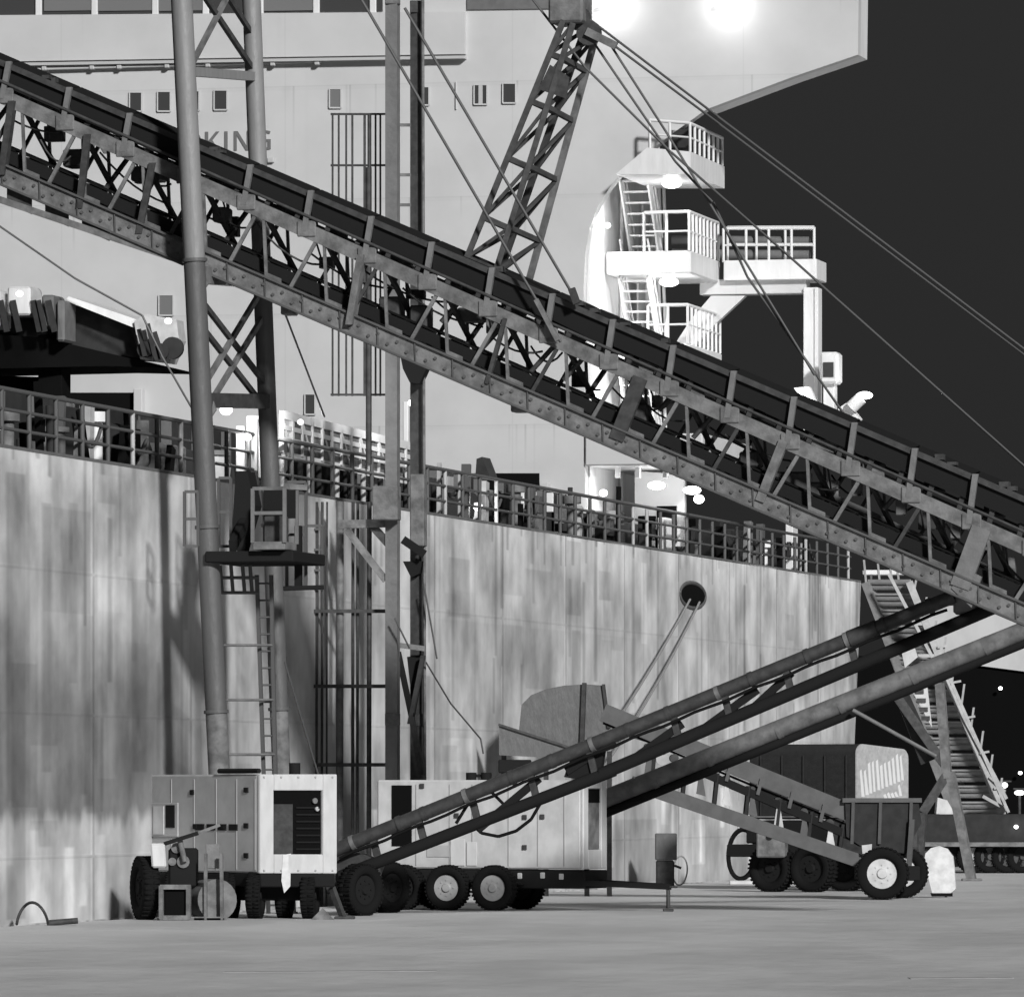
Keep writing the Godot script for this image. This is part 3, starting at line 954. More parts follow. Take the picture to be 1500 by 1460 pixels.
func build_loader() -> void:
	var L = thing("ship_loader", "long dark inclined truss conveyor reaching over the ship, with lattice mast and tube legs", "conveyor", C(500, 1340, 0.7) * Vector3(1, 0, 1))
	var x0 = -70.0
	var x1 = 1590.0
	for k in [0.0, 1.5]:
		beam(L, "middle_chord", C(x0, ym(x0), k), C(x1, ym(x1), k), 0.14, 0.26, M.steel)
		beam(L, "lower_chord", C(x0, yl(x0), k), C(x1, yl(x1), k), 0.2, 0.37, M.steel)
		beam(L, "top_rail", C(x0, yt(x0) + 3, k), C(x1, yt(x1) + 3, k), 0.10, 0.10, M.steel_dark)
		rod(L, "conduit", C(x0, ym(x0) - 22, k - 0.1), C(x1, ym(x1) - 22, k - 0.1), 0.03, M.steel_dark)
	for z in [-17.0, 14.0]:      # flange lips and bolts of the near lower chord
		beam(L, "chord_flange", C(x0, yl(x0) + z, -0.12), C(x1, yl(x1) + z, -0.12), 0.07, 0.035, M.steel_mid)
	for z in 118:
		var xb = -60.0 + z * 14.0
		var bc = C(xb, yl(xb) + (4.0 if z % 2 else -5.0), -0.1)
		rod(L, "bolt", bc, bc - A * 0.03, 0.03, M.steel_mid, 6)
	for z in 30:
		var xs = -50.0 + z * 55.0
		beam(L, "chord_stiffener", C(xs, yl(xs) - 15, -0.11), C(xs + 1, yl(xs + 1) + 13, -0.11), 0.02, 0.04, M.steel_mid)
	# cover panels, stanchions, idlers, truss bars, bay by bay
	var r = RandomNumberGenerator.new()
	r.seed = 31
	var bay = 88.5
	var i = 0
	var x = -78.0
	while x < x1 - 20.0:
		var n = x + bay
		for k in [0.02, 1.48]:
			slab(L, "cover_panel", [C(x + 3, yt(x + 3) + 4, k), C(n - 3, yt(n - 3) + 4, k), C(n - 3, yt(n - 3) + 36 + r.randf_range(-1, 5), k), C(x + 3, yt(x + 3) + 36 + r.randf_range(-1, 5), k)], A * 0.02, M.cover)
		slab(L, "roof_panel", [C(x + 2, yt(x + 2), 0.0), C(n - 2, yt(n - 2), 0.0), C(n - 2, yt(n - 2) - 8, 0.75), C(x + 2, yt(x + 2) - 8, 0.75)], UP * 0.02, M.cover)
		slab(L, "roof_panel", [C(x + 2, yt(x + 2) - 8, 0.76), C(n - 2, yt(n - 2) - 8, 0.76), C(n - 2, yt(n - 2), 1.5), C(x + 2, yt(x + 2), 1.5)], UP * 0.02, M.cover)
		for k in [-0.06, 1.56]:
			var st = beam(L, "stanchion", C(x + 4, yt(x) - 2, k), C(x - 6, ym(x), k), 0.10, 0.09, M.steel_pale if k < 0.0 else M.steel)
			if k < 0.0:
				block(st, "stanchion_foot", C(x - 16, ym(x) + 8, k - 0.04), R * 0.34, UP * 0.28 - R * 0.0, A * 0.05, M.steel)
		for q in [0.25, 0.75]:
			var xx = x + bay * q
			rod(L, "idler_roller", C(xx, yt(xx) + 47, 0.15), C(xx, yt(xx) + 47, 1.35), 0.075, M.steel_dark, 10)
			beam(L, "idler_frame", C(xx + 6, yt(xx) + 38, 0.1), C(xx - 4, ym(xx), 0.1), 0.06, 0.09, M.steel_dark)
			rod(L, "return_roller", C(xx, yl(xx) - 36, 0.15), C(xx, yl(xx) - 36, 1.35), 0.06, M.steel_dark, 10)
		if r.randf() < 0.75:
			var g = x + r.randf_range(10, 50)
			block(L, "guard_plate", C(g, ym(g) - 10, 0.2), R * r.randf_range(0.25, 0.6) - UP * 0.18, UP * r.randf_range(0.12, 0.25), A * 0.03, M.steel_dark if r.randf() < 0.7 else M.steel, 0.0)
		if r.randf() < 0.5:
			for z in 2:
				var xc = x + r.randf_range(5, 75)
				block(L, "cover_clamp", C(xc, yt(xc) + 1, -0.03), R * r.randf_range(0.06, 0.2), UP * r.randf_range(0.05, 0.1), A * 0.2, M.steel_dark, 0.0)
		# lower truss: thin post and alternating diagonal in each side
		for k in [-0.03, 1.53]:
			var p0 = x + 22.0
			beam(L, "truss_post", C(p0, ym(p0), k), C(p0 + 5, yl(p0 + 5), k), 0.05, 0.06, M.steel)
			var q0 = x + 24.0
			var q1 = x + bay + 18.0
			var a = C(q1 - 4, ym(q1), k)
			var b = C(q0 + 30, yl(q0 + 30), k)
			beam(L, "truss_brace", a, b, 0.05, 0.065, M.steel if k < 0.0 and i % 3 else M.steel_dark)
			block(L, "gusset_plate", C(p0 + 2, yl(p0) - 10, k - 0.02), R * 0.3 - UP * 0.13, UP * 0.16, A * 0.03, M.steel, 0.0)
		# bars across between the sides
		beam(L, "cross_bar", C(x + 22, yl(x + 22) - 4, 0.0), C(x + 22, yl(x + 22) - 4, 1.5), 0.1, 0.12, M.steel_dark)
		beam(L, "cross_brace", C(x + 22, ym(x + 22), 0.0), C(x + 62, yl(x + 62), 1.5), 0.07, 0.08, M.steel_dark)
		if i % 2 == 0:
			beam(L, "sway_brace", C(x + 60, ym(x + 60), 1.5), C(x + 30, yl(x + 30), 0.0), 0.06, 0.07, M.steel_dark)
		x = n
		i += 1
	# slack cables and bits of gear inside the truss
	for z in 26:
		var xa = -60.0 + z * 63.0 + r.randf_range(-15, 15)
		var xb = xa + r.randf_range(40, 120)
		path_rod(L, "slack_cable", sagging(C(xa, ym(xa) + r.randf_range(10, 40), r.randf_range(0.1, 1.4)), C(xb, ym(xb) + r.randf_range(10, 60), r.randf_range(0.1, 1.4)), r.randf_range(0.05, 0.3), 6), 0.02, M.steel_dark)
		if z % 2 == 0:
			var q = C(xa, ym(xa) + r.randf_range(30, 70), r.randf_range(0.3, 1.2))
			block(L, "switch_box", q, R * r.randf_range(0.15, 0.4), UP * r.randf_range(0.15, 0.4), A * 0.2, M.steel_dark if z % 4 else M.steel, 0.01)
			rod(L, "box_conduit", q + R * 0.1, C(xa + 8, ym(xa), 0.3), 0.02, M.steel_dark, 6)
	# belt: carrying run under the cover, return run over the lower chord
	slab(L, "carrying_belt", [C(x0, yt(x0) + 38, 0.2), C(x1, yt(x1) + 38, 0.2), C(x1, yt(x1) + 38, 1.3), C(x0, yt(x0) + 38, 1.3)], UP * 0.03, M.rubber)
	slab(L, "return_belt", [C(x0, yl(x0) - 42, 0.2), C(x1, yl(x1) - 42, 0.2), C(x1, yl(x1) - 42, 1.3), C(x0, yl(x0) - 42, 1.3)], UP * 0.03, M.rubber)
	slab(L, "belt_guard", [C(x0, yl(x0) - 40, 0.12), C(x1, yl(x1) - 40, 0.12), C(x1, yl(x1) - 21, 0.12), C(x0, yl(x0) - 21, 0.12)], A * 0.02, M.cover)
	# stout side frames and drive gear
	for q in [[532, 515, 0.3, 0], [742, 715, 0.07, 1], [940, 905, 0.26, 1], [1150, 1115, 0.16, 0], [1440, 1408, 0.34, 2], [225, 205, 0.08, 1], [130, 118, 0.1, 1], [20, 5, 0.2, 1]]:
		beam(L, "side_frame", C(q[0], ym(q[0]), -0.08), C(q[1], yl(q[1]), -0.08), 0.12, q[2], [M.steel, M.steel_dark, M.steel_pale][q[3]])
	for q in [[545, 432, 30, 34], [590, 445, 26, 50], [660, 448, 36, 20], [900, 590, 38, 44], [1125, 690, 50, 28], [1075, 660, 28, 22], [1160, 705, 34, 26], [1200, 745, 22, 16], [180, 240, 44, 22], [80, 215, 30, 26], [300, 300, 20, 22]]:
		block(L, "drive_box", C(q[0], q[1] + q[3], 0.45), R * (q[2] / 82.0), UP * (q[3] / 82.0), A * 0.5, M.steel_dark, 0.03)
	for q in [[640, 470], [690, 520], [770, 545], [820, 555], [960, 600], [1010, 640], [1290, 745]]:
		rod(L, "hydraulic_hose", C(q[0], q[1], 0.3), C(q[0] + 36, q[1] - 40, 0.3), 0.045, M.steel_dark)
	# hand rail and cable tray inside the outboard half
	beam(L, "cable_tray", C(1210, 728, 1.0), C(1590, 903, 1.0), 0.2, 0.14, M.steel_pale)
	for q in [1235, 1300, 1380, 1420]:
		block(L, "tray_box", C(q, yl(q) - 62, 0.8), R * 0.18, UP * 0.3, A * 0.15, M.steel_pale)
	# walkway girder under the ship end: plates leave slots
	beam(L, "walkway_girder", C(x0, yl(x0) + 44, -0.05), C(272, yl(272) + 12, -0.05), 0.12, 0.12, M.steel)
	for q in [[-60, 18], [10, 36], [66, 34], [120, 40], [178, 10], [232, 36]]:
		slab(L, "girder_web", [C(q[0], yl(q[0]) + 10, -0.02), C(q[0] + q[1], yl(q[0] + q[1]) + 10, -0.02), C(q[0] + q[1], yl(q[0] + q[1]) + 40 - q[0] * 0.09, -0.02), C(q[0], yl(q[0]) + 40 - q[0] * 0.09, -0.02)], A * 0.04, M.steel_dark)
	# brackets hung from the lower chord
	for q in [[404, 425, 18, 34], [742, 570, 22, 32]]:
		block(L, "hung_bracket", C(q[0], q[1] + q[3], 0.3), R * (q[2] / 82.0), UP * (q[3] / 82.0), A * 0.4, M.steel, 0.02)
	# lattice mast
	var foot = [C(681, 376, 0.15), C(724, 394, 0.15), C(706, 390, 1.35), C(748, 406, 1.35)]
	var head = [C(818, 26, 0.4), C(832, 30, 0.4), C(836, 34, 1.1), C(852, 44, 1.1)]
	for j in 4:
		beam(L, "mast_chord", foot[j], head[j], 0.10, 0.10, M.steel_dark if j != 3 else M.steel)
	var at = func(j: int, t: float) -> Vector3: return (foot[j] as Vector3).lerp(head[j], t)
	var steps = [0.0, 0.17, 0.42, 0.66, 0.86, 1.0]
	for s in 5:
		var ta: float = steps[s]
		var tb: float = steps[s + 1]
		for e in [[0, 1], [2, 3], [0, 2], [1, 3]]:
			beam(L, "mast_strut", at.call(e[0], ta), at.call(e[1], ta), 0.08, 0.09, M.steel_dark)
			beam(L, "mast_lacing", at.call(e[0], ta), at.call(e[1], tb), 0.055, 0.06, M.steel_dark)
	slab(L, "mast_plate", [C(783, 128, 0.3), C(800, 92, 0.3), C(828, 110, 0.3), C(824, 142, 0.3)], A * 0.04, M.steel_dark)
	block(L, "mast_head", C(796, 30, 0.35), R * 0.62, UP * 0.75, A * 0.8, M.steel, 0.04)
	for q in [[834, 20], [850, 42]]:
		var c = C(q[0], q[1], 0.7)
		rod(L, "mast_sheave", c - A * 0.06, c + A * 0.06, 0.22, M.steel_dark, 16)
	# wire ropes: stays from the mast and hoist lines
	var stays = [[760, -18, 845, 92, 972, 218], [972, 218, 1150, 375, 1520, 705], [815, -5, 1040, 165, 1600, 590], [835, 22, 1042, 176, 1600, 598], [855, 55, 975, 230, 1030, 290], [880, 60, 960, 185, 1180, 545], [1030, 290, 1080, 400, 1235, 620]]
	var pale = [false, true, true, true, false, false, true]
	for j in stays.size():
		var q: Array = stays[j]
		path_rod(L, "stay_wire", [C(q[0], q[1], 0.6 + j * 0.05), C(q[2], q[3], 0.6 + j * 0.05), C(q[4], q[5], 0.6 + j * 0.05)], 0.024, M.cable_pale if pale[j] else M.cable)
	beam(L, "stay_link", C(848, 40, 0.6), C(892, 62, 0.6), 0.08, 0.14, M.steel)
	for q in [[520, -24, 826, 502], [598, 14, 848, 440]]:
		path_rod(L, "hoist_wire", [C(q[0], q[1], -0.25), C(q[2], q[3], -0.25)], 0.028, M.cable)
	beam(L, "wire_clevis", C(842, 424, -0.25), C(850, 446, -0.25), 0.09, 0.12, M.steel_dark)
	beam(L, "wire_clevis", C(790, 440, -0.25), C(822, 500, -0.25), 0.07, 0.08, M.steel)
	# telescopic tube legs to the wheels
	var n_at = func(px: float, py: float) -> Vector3: return athwart(px, py, 122.0, 500.0)
	var f_at = func(px: float, py: float) -> Vector3: return athwart(px, py, 129.5, 900.0)
	rod(L, "leg_tube", n_at.call(488, 1246), n_at.call(1398, 873), 0.125, M.steel_dark, 16)
	rod(L, "leg_tube", n_at.call(498, 1284), n_at.call(900, 1128), 0.11, M.cover, 14)
	rod(L, "leg_tube", n_at.call(880, 1134), n_at.call(1470, 884), 0.115, M.cover, 14)
	rod(L, "leg_tube", f_at.call(500, 1325), f_at.call(1620, 876), 0.175, M.steel, 16)
	rod(L, "leg_tube", f_at.call(520, 1340), f_at.call(1620, 894), 0.085, M.cover, 12)
	rod(L, "leg_sleeve", n_at.call(1245, 936), n_at.call(1285, 920), 0.155, M.steel_dark, 16)
	for q in [[545, 1223], [612, 1196], [690, 1164], [776, 1130], [862, 1093], [985, 1043], [1060, 1012], [1150, 976], [1245, 938]]:
		beam(L, "leg_spacer", n_at.call(q[0], q[1]), n_at.call(q[0] + 10, q[1] + 40), 0.10, 0.12, M.steel_dark)
	for q in [[700, 1215, 790, 1140], [830, 1130, 900, 1085], [1020, 1075, 1110, 1010], [1100, 1040, 1160, 985], [930, 1110, 1000, 1060]]:
		beam(L, "leg_brace", n_at.call(q[0], q[1]), n_at.call(q[2], q[3]), 0.07, 0.14, M.cover)
	for z in 15:      # clamps and a hose strapped along the upper tube
		var t = 0.03 + z * 0.066 + r.randf_range(-0.015, 0.015)
		var c = (n_at.call(488, 1246) as Vector3).lerp(n_at.call(1398, 873), t)
		var dn = ((n_at.call(1398, 873) as Vector3) - n_at.call(488, 1246)).normalized()
		rod(L, "tube_clamp", c - dn * 0.04, c + dn * 0.04, 0.13 + r.randf_range(0.0, 0.015), M.steel if z % 3 == 0 else M.steel_dark, 14)
		if z % 2:
			var c2 = (f_at.call(880, 1174) as Vector3).lerp(f_at.call(1620, 876), t)
			rod(L, "tube_clamp", c2 - dn * 0.05, c2 + dn * 0.05, 0.182, M.steel, 14)
	var hp = []
	for z in 40:
		var t = z / 39.0
		hp.append((n_at.call(500, 1252) as Vector3).lerp(n_at.call(1390, 888), t) + UP * (0.015 * sin(z * 1.7) - 0.06) - A * 0.15)
	path_rod(L, "strapped_hose", hp, 0.028, M.rubber)
	slab(L, "leg_plate", [n_at.call(826, 1138), n_at.call(836, 1110), n_at.call(885, 1096), n_at.call(880, 1128), n_at.call(850, 1142)], A * 0.2, M.cover)
	path_rod(L, "hanging_hose", [n_at.call(690, 1206), n_at.call(705, 1220), n_at.call(730, 1225), n_at.call(756, 1217), n_at.call(778, 1200), n_at.call(792, 1176)], 0.03, M.rubber)
	path_rod(L, "hanging_hose", [n_at.call(668, 1206), n_at.call(690, 1170), n_at.call(720, 1160), n_at.call(742, 1182)], 0.03, M.rubber)
	block(L, "leg_head", n_at.call(1396, 900), R * 0.45, UP * 0.55, A * 0.7, M.steel_pale, 0.05)
	slab(L, "leg_head_gusset", [C(1396, 862, -0.12), C(1410, 830, -0.12), C(1440, 845, -0.12), C(1425, 890, -0.12)], A * 0.1, M.steel_pale)
	rod(L, "axle", P(500, 1303, 122.5), P(640, 1310, 131), 0.09, M.steel_dark)
	for q in [[528, 1300, 121.5], [568, 1300, 124.5]]:
		var c = P(q[0], 0, q[2])
		c.y = 0.46
		wheel(L, c, Vector3(0.75, 0, 0.66), 0.46, 0.34, M.rim_black)
	slab(L, "leg_shoe", [n_at.call(470, 1262), n_at.call(500, 1240), n_at.call(560, 1262), n_at.call(545, 1300), n_at.call(480, 1310)], A * 0.3, M.steel_dark)
	rod(L, "thin_tie", athwart(1250, 1040, 128.0, 1300.0), athwart(1372, 1108, 128.0, 1300.0), 0.04, M.steel_pale)

# ---------------------------------------------------------------- tower of two leaning tubes
func build_tower_tubes() -> void:
	var T = thing("tube_tower", "tall support tower on two leaning tubular legs with caged platform, behind the white-ended generator", "tower", P(375, 1340, 122.0) * Vector3(1, 0, 1))
	var la = P(258, -160, 120.3)
	var lb = Vector3(P(331, 1342, 120.3).x, 0.0, -120.3)
	var ra = P(362, -160, 123.6)
	var rb = Vector3(P(420, 1338, 123.6).x, 0.0, -123.6)
	# legs in flanged lengths
	for q in [[la, lb, 0.19], [ra, rb, 0.168]]:
		var cuts = [0.0, 0.36, 0.62, 0.80, 1.0]
		for j in 4:
			var a: Vector3 = (q[0] as Vector3).lerp(q[1], cuts[j])
			var b: Vector3 = (q[0] as Vector3).lerp(q[1], cuts[j + 1])
			var leg = rod(T, "leg", a, b, q[2], M.pipe if j == 0 else (M.steel if j == 3 else M.pipe_dark), 22)
			rod(leg, "flange", b - (b - a).normalized() * 0.03, b + (b - a).normalized() * 0.03, q[2] + 0.03, M.pipe_dark, 22)
	var on = func(a: Vector3, b: Vector3, py: float) -> Vector3:
		var y: float = CH + (HZ - py) / F * -a.z
		return a.lerp(b, (a.y - y) / (a.y - b.y))
	var lp = func(py: float) -> Vector3: return on.call(la, lb, py)
	var rp = func(py: float) -> Vector3: return on.call(ra, rb, py)
	# bracing
	for q in [[-60, 112], [112, -60], [430, 572], [572, 430], [470, 610], [610, 470], [-120, 60]]:
		beam(T, "cross_brace", lp.call(q[0]), rp.call(q[1] - 8.0), 0.07, 0.10, M.steel if q[0] > q[1] else M.steel_dark)
	beam(T, "tie_beam", lp.call(104), rp.call(112), 0.14, 0.16, M.pipe)
	beam(T, "tie_beam", lp.call(402), rp.call(410), 0.2, 0.30, M.steel)
	beam(T, "tie_beam", lp.call(586), rp.call(588), 0.2, 0.26, M.steel_dark)
	slab(T, "corner_gusset", [lp.call(395), lp.call(440), P(305, 415, 120.6)], A * 0.05, M.steel)
	slab(T, "corner_gusset", [rp.call(395), rp.call(440), P(372, 415, 123.5)], A * -0.05, M.steel_dark)
	slab(T, "corner_gusset", [lp.call(560), lp.call(630), P(316, 600, 120.6), P(306, 568, 120.6)], A * 0.06, M.steel)
	# platform with cage and cabin
	var pf = P(300, 824, 120.0)
	block(T, "platform", pf, R * 1.6, UP * 0.2, A * 2.2, M.cover, 0.02)
	beam(T, "platform_brace", P(340, 800, 120.0), P(372, 735, 122.0), 0.12, 0.2, M.cover)
	slab(T, "cable_reel", [P(338, 800, 121), P(345, 690, 121), P(362, 690, 121), P(372, 740, 121), P(352, 810, 121)], A * 0.5, M.cover)
	for q in [[270, 720, 290, 800, 119.4], [320, 700, 338, 800, 121.0], [420, 706, 448, 860, 121.5], [446, 770, 472, 862, 123.8]]:
		var d: float = q[4]
		var cage = beam(T, "guard_rail", P(q[0], q[1], d), P(q[2], q[1], d), 0.04, 0.05, M.rail_dark)
		for k in [0.5, 1.0]:
			var yy = lerpf(q[1], q[3], k)
			beam(cage, "guard_bar", P(q[0], yy, d), P(q[2], yy, d), 0.04, 0.05, M.rail_dark)
		for k in [q[0], q[2]]:
			beam(cage, "guard_post", P(k, q[3], d), P(k, q[1], d), 0.05, 0.05, M.rail_dark)
	beam(T, "side_post", P(437, 770, 121.2), P(437, 860, 121.2), 0.12, 0.12, M.cover)
	beam(T, "side_floor", P(415, 862, 121.2), P(474, 860, 121.2), 0.4, 0.07, M.cover)
	beam(T, "outrigger", P(415, 712, 121.4), P(450, 714, 121.4), 0.08, 0.1, M.steel)
	var cab = P(370, 795, 119.6)
	var cw = R * 0.58
	var cabin = block(T, "cabin_floor", cab - UP * 0.12, cw, UP * 0.14, A * 0.8, M.steel, 0.01)
	for q in [[0.0, 0.0], [1.0, 0.0], [0.0, 1.0], [1.0, 1.0]]:
		beam(cabin, "cabin_post", cab + cw * q[0] + A * 0.8 * q[1], cab + cw * q[0] + A * 0.8 * q[1] + UP * 0.95, 0.06, 0.06, M.steel_pale)
	beam(cabin, "cabin_rail", cab + UP * 0.52, cab + cw + UP * 0.52, 0.05, 0.06, M.steel_pale)
	beam(cabin, "cabin_rail", cab + UP * 0.95, cab + cw + UP * 0.95, 0.05, 0.06, M.steel)
	block(cabin, "control_box", cab + R * 0.12 + A * 0.3, R * 0.36, UP * 0.48, A * 0.3, M.steel_dark)
	block(cabin, "cabin_back", cab + A * 0.7 + UP * 0.45, cw, UP * 0.5, A * 0.03, M.cover, 0.0)
	# mesh frame under the platform
	for q in [322, 338, 355, 366]:
		rod(T, "mesh_bar", P(q, 828, 121.0), P(q + 3, 868, 121.0), 0.035, M.rail_dark, 6)
	for q in [846, 868]:
		rod(T, "mesh_bar", P(318, q, 121.0), P(378, q, 121.0), 0.03, M.rail_dark, 6)
	# access ladder down the aft leg
	var a0 = P(376, 842, 121.4)
	var a1 = P(393, 1338, 121.4)
	var b0 = P(397, 842, 121.4)
	var b1 = P(408, 1338, 121.4)
	for q in [[a0, a1], [b0, b1]]:
		beam(T, "ladder_rail", q[0], q[1], 0.06, 0.075, M.rail_dark)
	for j in 20:
		var t = (j + 0.5) / 20.0
		rod(T, "ladder_rung", a0.lerp(a1, t), b0.lerp(b1, t), 0.018, M.rail_dark, 6)
	for py in [945, 1025, 1105]:
		rod(T, "ladder_tie", lp.call(py), b0.lerp(b1, (py - 842.0) / 496.0), 0.025, M.steel, 6)
	path_rod(T, "guy_wire", [P(417, 970, 123.0), P(466, 1135, 119.5), P(470, 1150, 119.0)], 0.02, M.cable)
	path_rod(T, "guy_wire", [P(410, 440, 124.0), P(475, 610, 128.0)], 0.02, M.cable)

# ---------------------------------------------------------------- tower of square posts and its pipe ladder
func build_tower_posts() -> void:
	var T = thing("post_tower", "straight tower of two square steel posts with upright pipes, behind the pale generator", "tower", P(590, 1330, 132.1) * Vector3(1, 0, 1))
	for q in [[575, 131.6, 0.235, 0], [611, 133.1, 0.225, 1]]:
		var x: float = P(q[0], 0, q[1]).x
		var cuts = [0.0, 3.6, 7.6, 12.4, 17.5]
		for j in 4:
			var p = beam(T, "post", Vector3(x, cuts[j], -q[1]), Vector3(x, cuts[j + 1], -q[1]), q[2], q[2], M.steel_pale if q[3] == 0 else M.steel_dark)
			block(p, "splice_plate", Vector3(x - q[2] * 0.62, cuts[j + 1] - 0.12, -q[1] - q[2] * 0.62), Vector3(q[2] * 1.24, 0, 0), UP * 0.24, Vector3(0, 0, q[2] * 1.24), M.steel if q[3] == 0 else M.steel_dark, 0.01)
	rod(T, "post_pipe", P(623, 1330, 132.8), P(619, -80, 132.8), 0.03, M.steel, 8)
	block(T, "junction_box", P(545, 762, 131.2), R * 0.5, UP * 0.66, A * 0.3, M.steel, 0.02)
	block(T, "junction_box", P(600, 800, 132.6), R * 0.28, UP * 1.4, A * 0.3, M.steel, 0.02)
	slab(T, "bracket_head", [P(586, 520, 132.6), P(630, 526, 132.6), P(622, 545, 132.6), P(614, 562, 132.6), P(600, 560, 132.6), P(590, 540, 132.6)], A * 0.3, M.cover)
	# arms towards the pipe rack
	beam(T, "rack_arm", P(497, 768, 131.6), P(572, 766, 131.6), 0.14, 0.16, M.steel)
	beam(T, "rack_brace", P(507, 775, 131.6), P(565, 850, 131.6), 0.1, 0.14, M.steel)
	beam(T, "rack_brace", P(545, 770, 131.6), P(572, 800, 131.6), 0.1, 0.16, M.steel_dark)
	beam(T, "tower_brace", P(590, 790, 132.6), P(622, 812, 132.6), 0.12, 0.16, M.cover)
	beam(T, "tower_brace", P(585, 945, 132.6), P(622, 950, 132.6), 0.10, 0.10, M.steel_pale)
	slab(T, "knee_plate", [P(590, 822, 132.8), P(618, 822, 132.8), P(614, 840, 132.8), P(602, 846, 132.8)], A * 0.2, M.cover)
	slab(T, "knee_plate", [P(596, 962, 132.8), P(622, 958, 132.8), P(606, 1050, 132.8)], A * 0.1, M.cover)
	beam(T, "tower_brace", P(583, 955, 132.6), P(603, 1050, 132.6), 0.08, 0.12, M.cover)
	beam(T, "tower_brace", P(620, 960, 132.6), P(600, 1060, 132.6), 0.08, 0.10, M.steel_dark)
	beam(T, "tower_brace", P(603, 1050, 132.6), P(618, 1135, 132.6), 0.10, 0.12, M.steel_dark)
	for py in [183, 256, 300]:
		beam(T, "tower_rung", P(584, py, 132.2), P(602, py, 132.2), 0.04, 0.06, M.steel)
	# upright pipes, lower rack
	for q in [[448, 0.022], [463, 0.028], [471, 0.028], [497, 0.075], [516, 0.032], [523, 0.03], [540, 0.05], [478, 0.02]]:
		rod(T, "rack_pipe", P(q[0], 1328 - 0.0, 132.2), P(q[0] + 1.0, 735, 132.2), q[1], M.steel_dark if q[1] < 0.06 else M.steel, 10)
	for py in [895, 1005, 1120]:
		beam(T, "rack_tie", P(446, py, 132.1), P(572, py, 132.1), 0.08, 0.07, M.steel_dark)
	for py in [775, 805, 835, 862]:
		beam(T, "rack_tie", P(446, py, 132.1), P(474, py, 132.1), 0.05, 0.04, M.rail_dark)
	# upright pipes, upper cage
	for q in [[487, 0.02], [496, 0.02], [507, 0.02], [516, 0.022], [534, 0.026], [541, 0.04], [550, 0.02], [557, 0.02]]:
		rod(T, "cage_pipe", P(q[0], 580, 132.2), P(q[0], 168, 132.2), q[1], M.steel_dark, 8)
	for py in [167, 242, 578]:
		rod(T, "cage_tie", P(484, py, 132.2), P(566, py, 132.2), 0.022, M.steel_dark, 6)
	rod(T, "cage_pipe", P(540, 680, 132.2), P(540, 245, 132.2), 0.06, M.steel_dark, 10)
	path_rod(T, "loose_cable", [P(622, 862, 132.6), P(634, 930, 132.6), P(640, 965, 132.6)], 0.018, M.cable)
	path_rod(T, "loose_cable", [P(624, 970, 132.6), P(660, 1030, 133.6), P(704, 1082, 134.6), P(708, 1104, 134.6)], 0.018, M.cable)
	path_rod(T, "loose_cable", [P(578, 905, 131.2), P(600, 950, 131.2)], 0.018, M.cable)

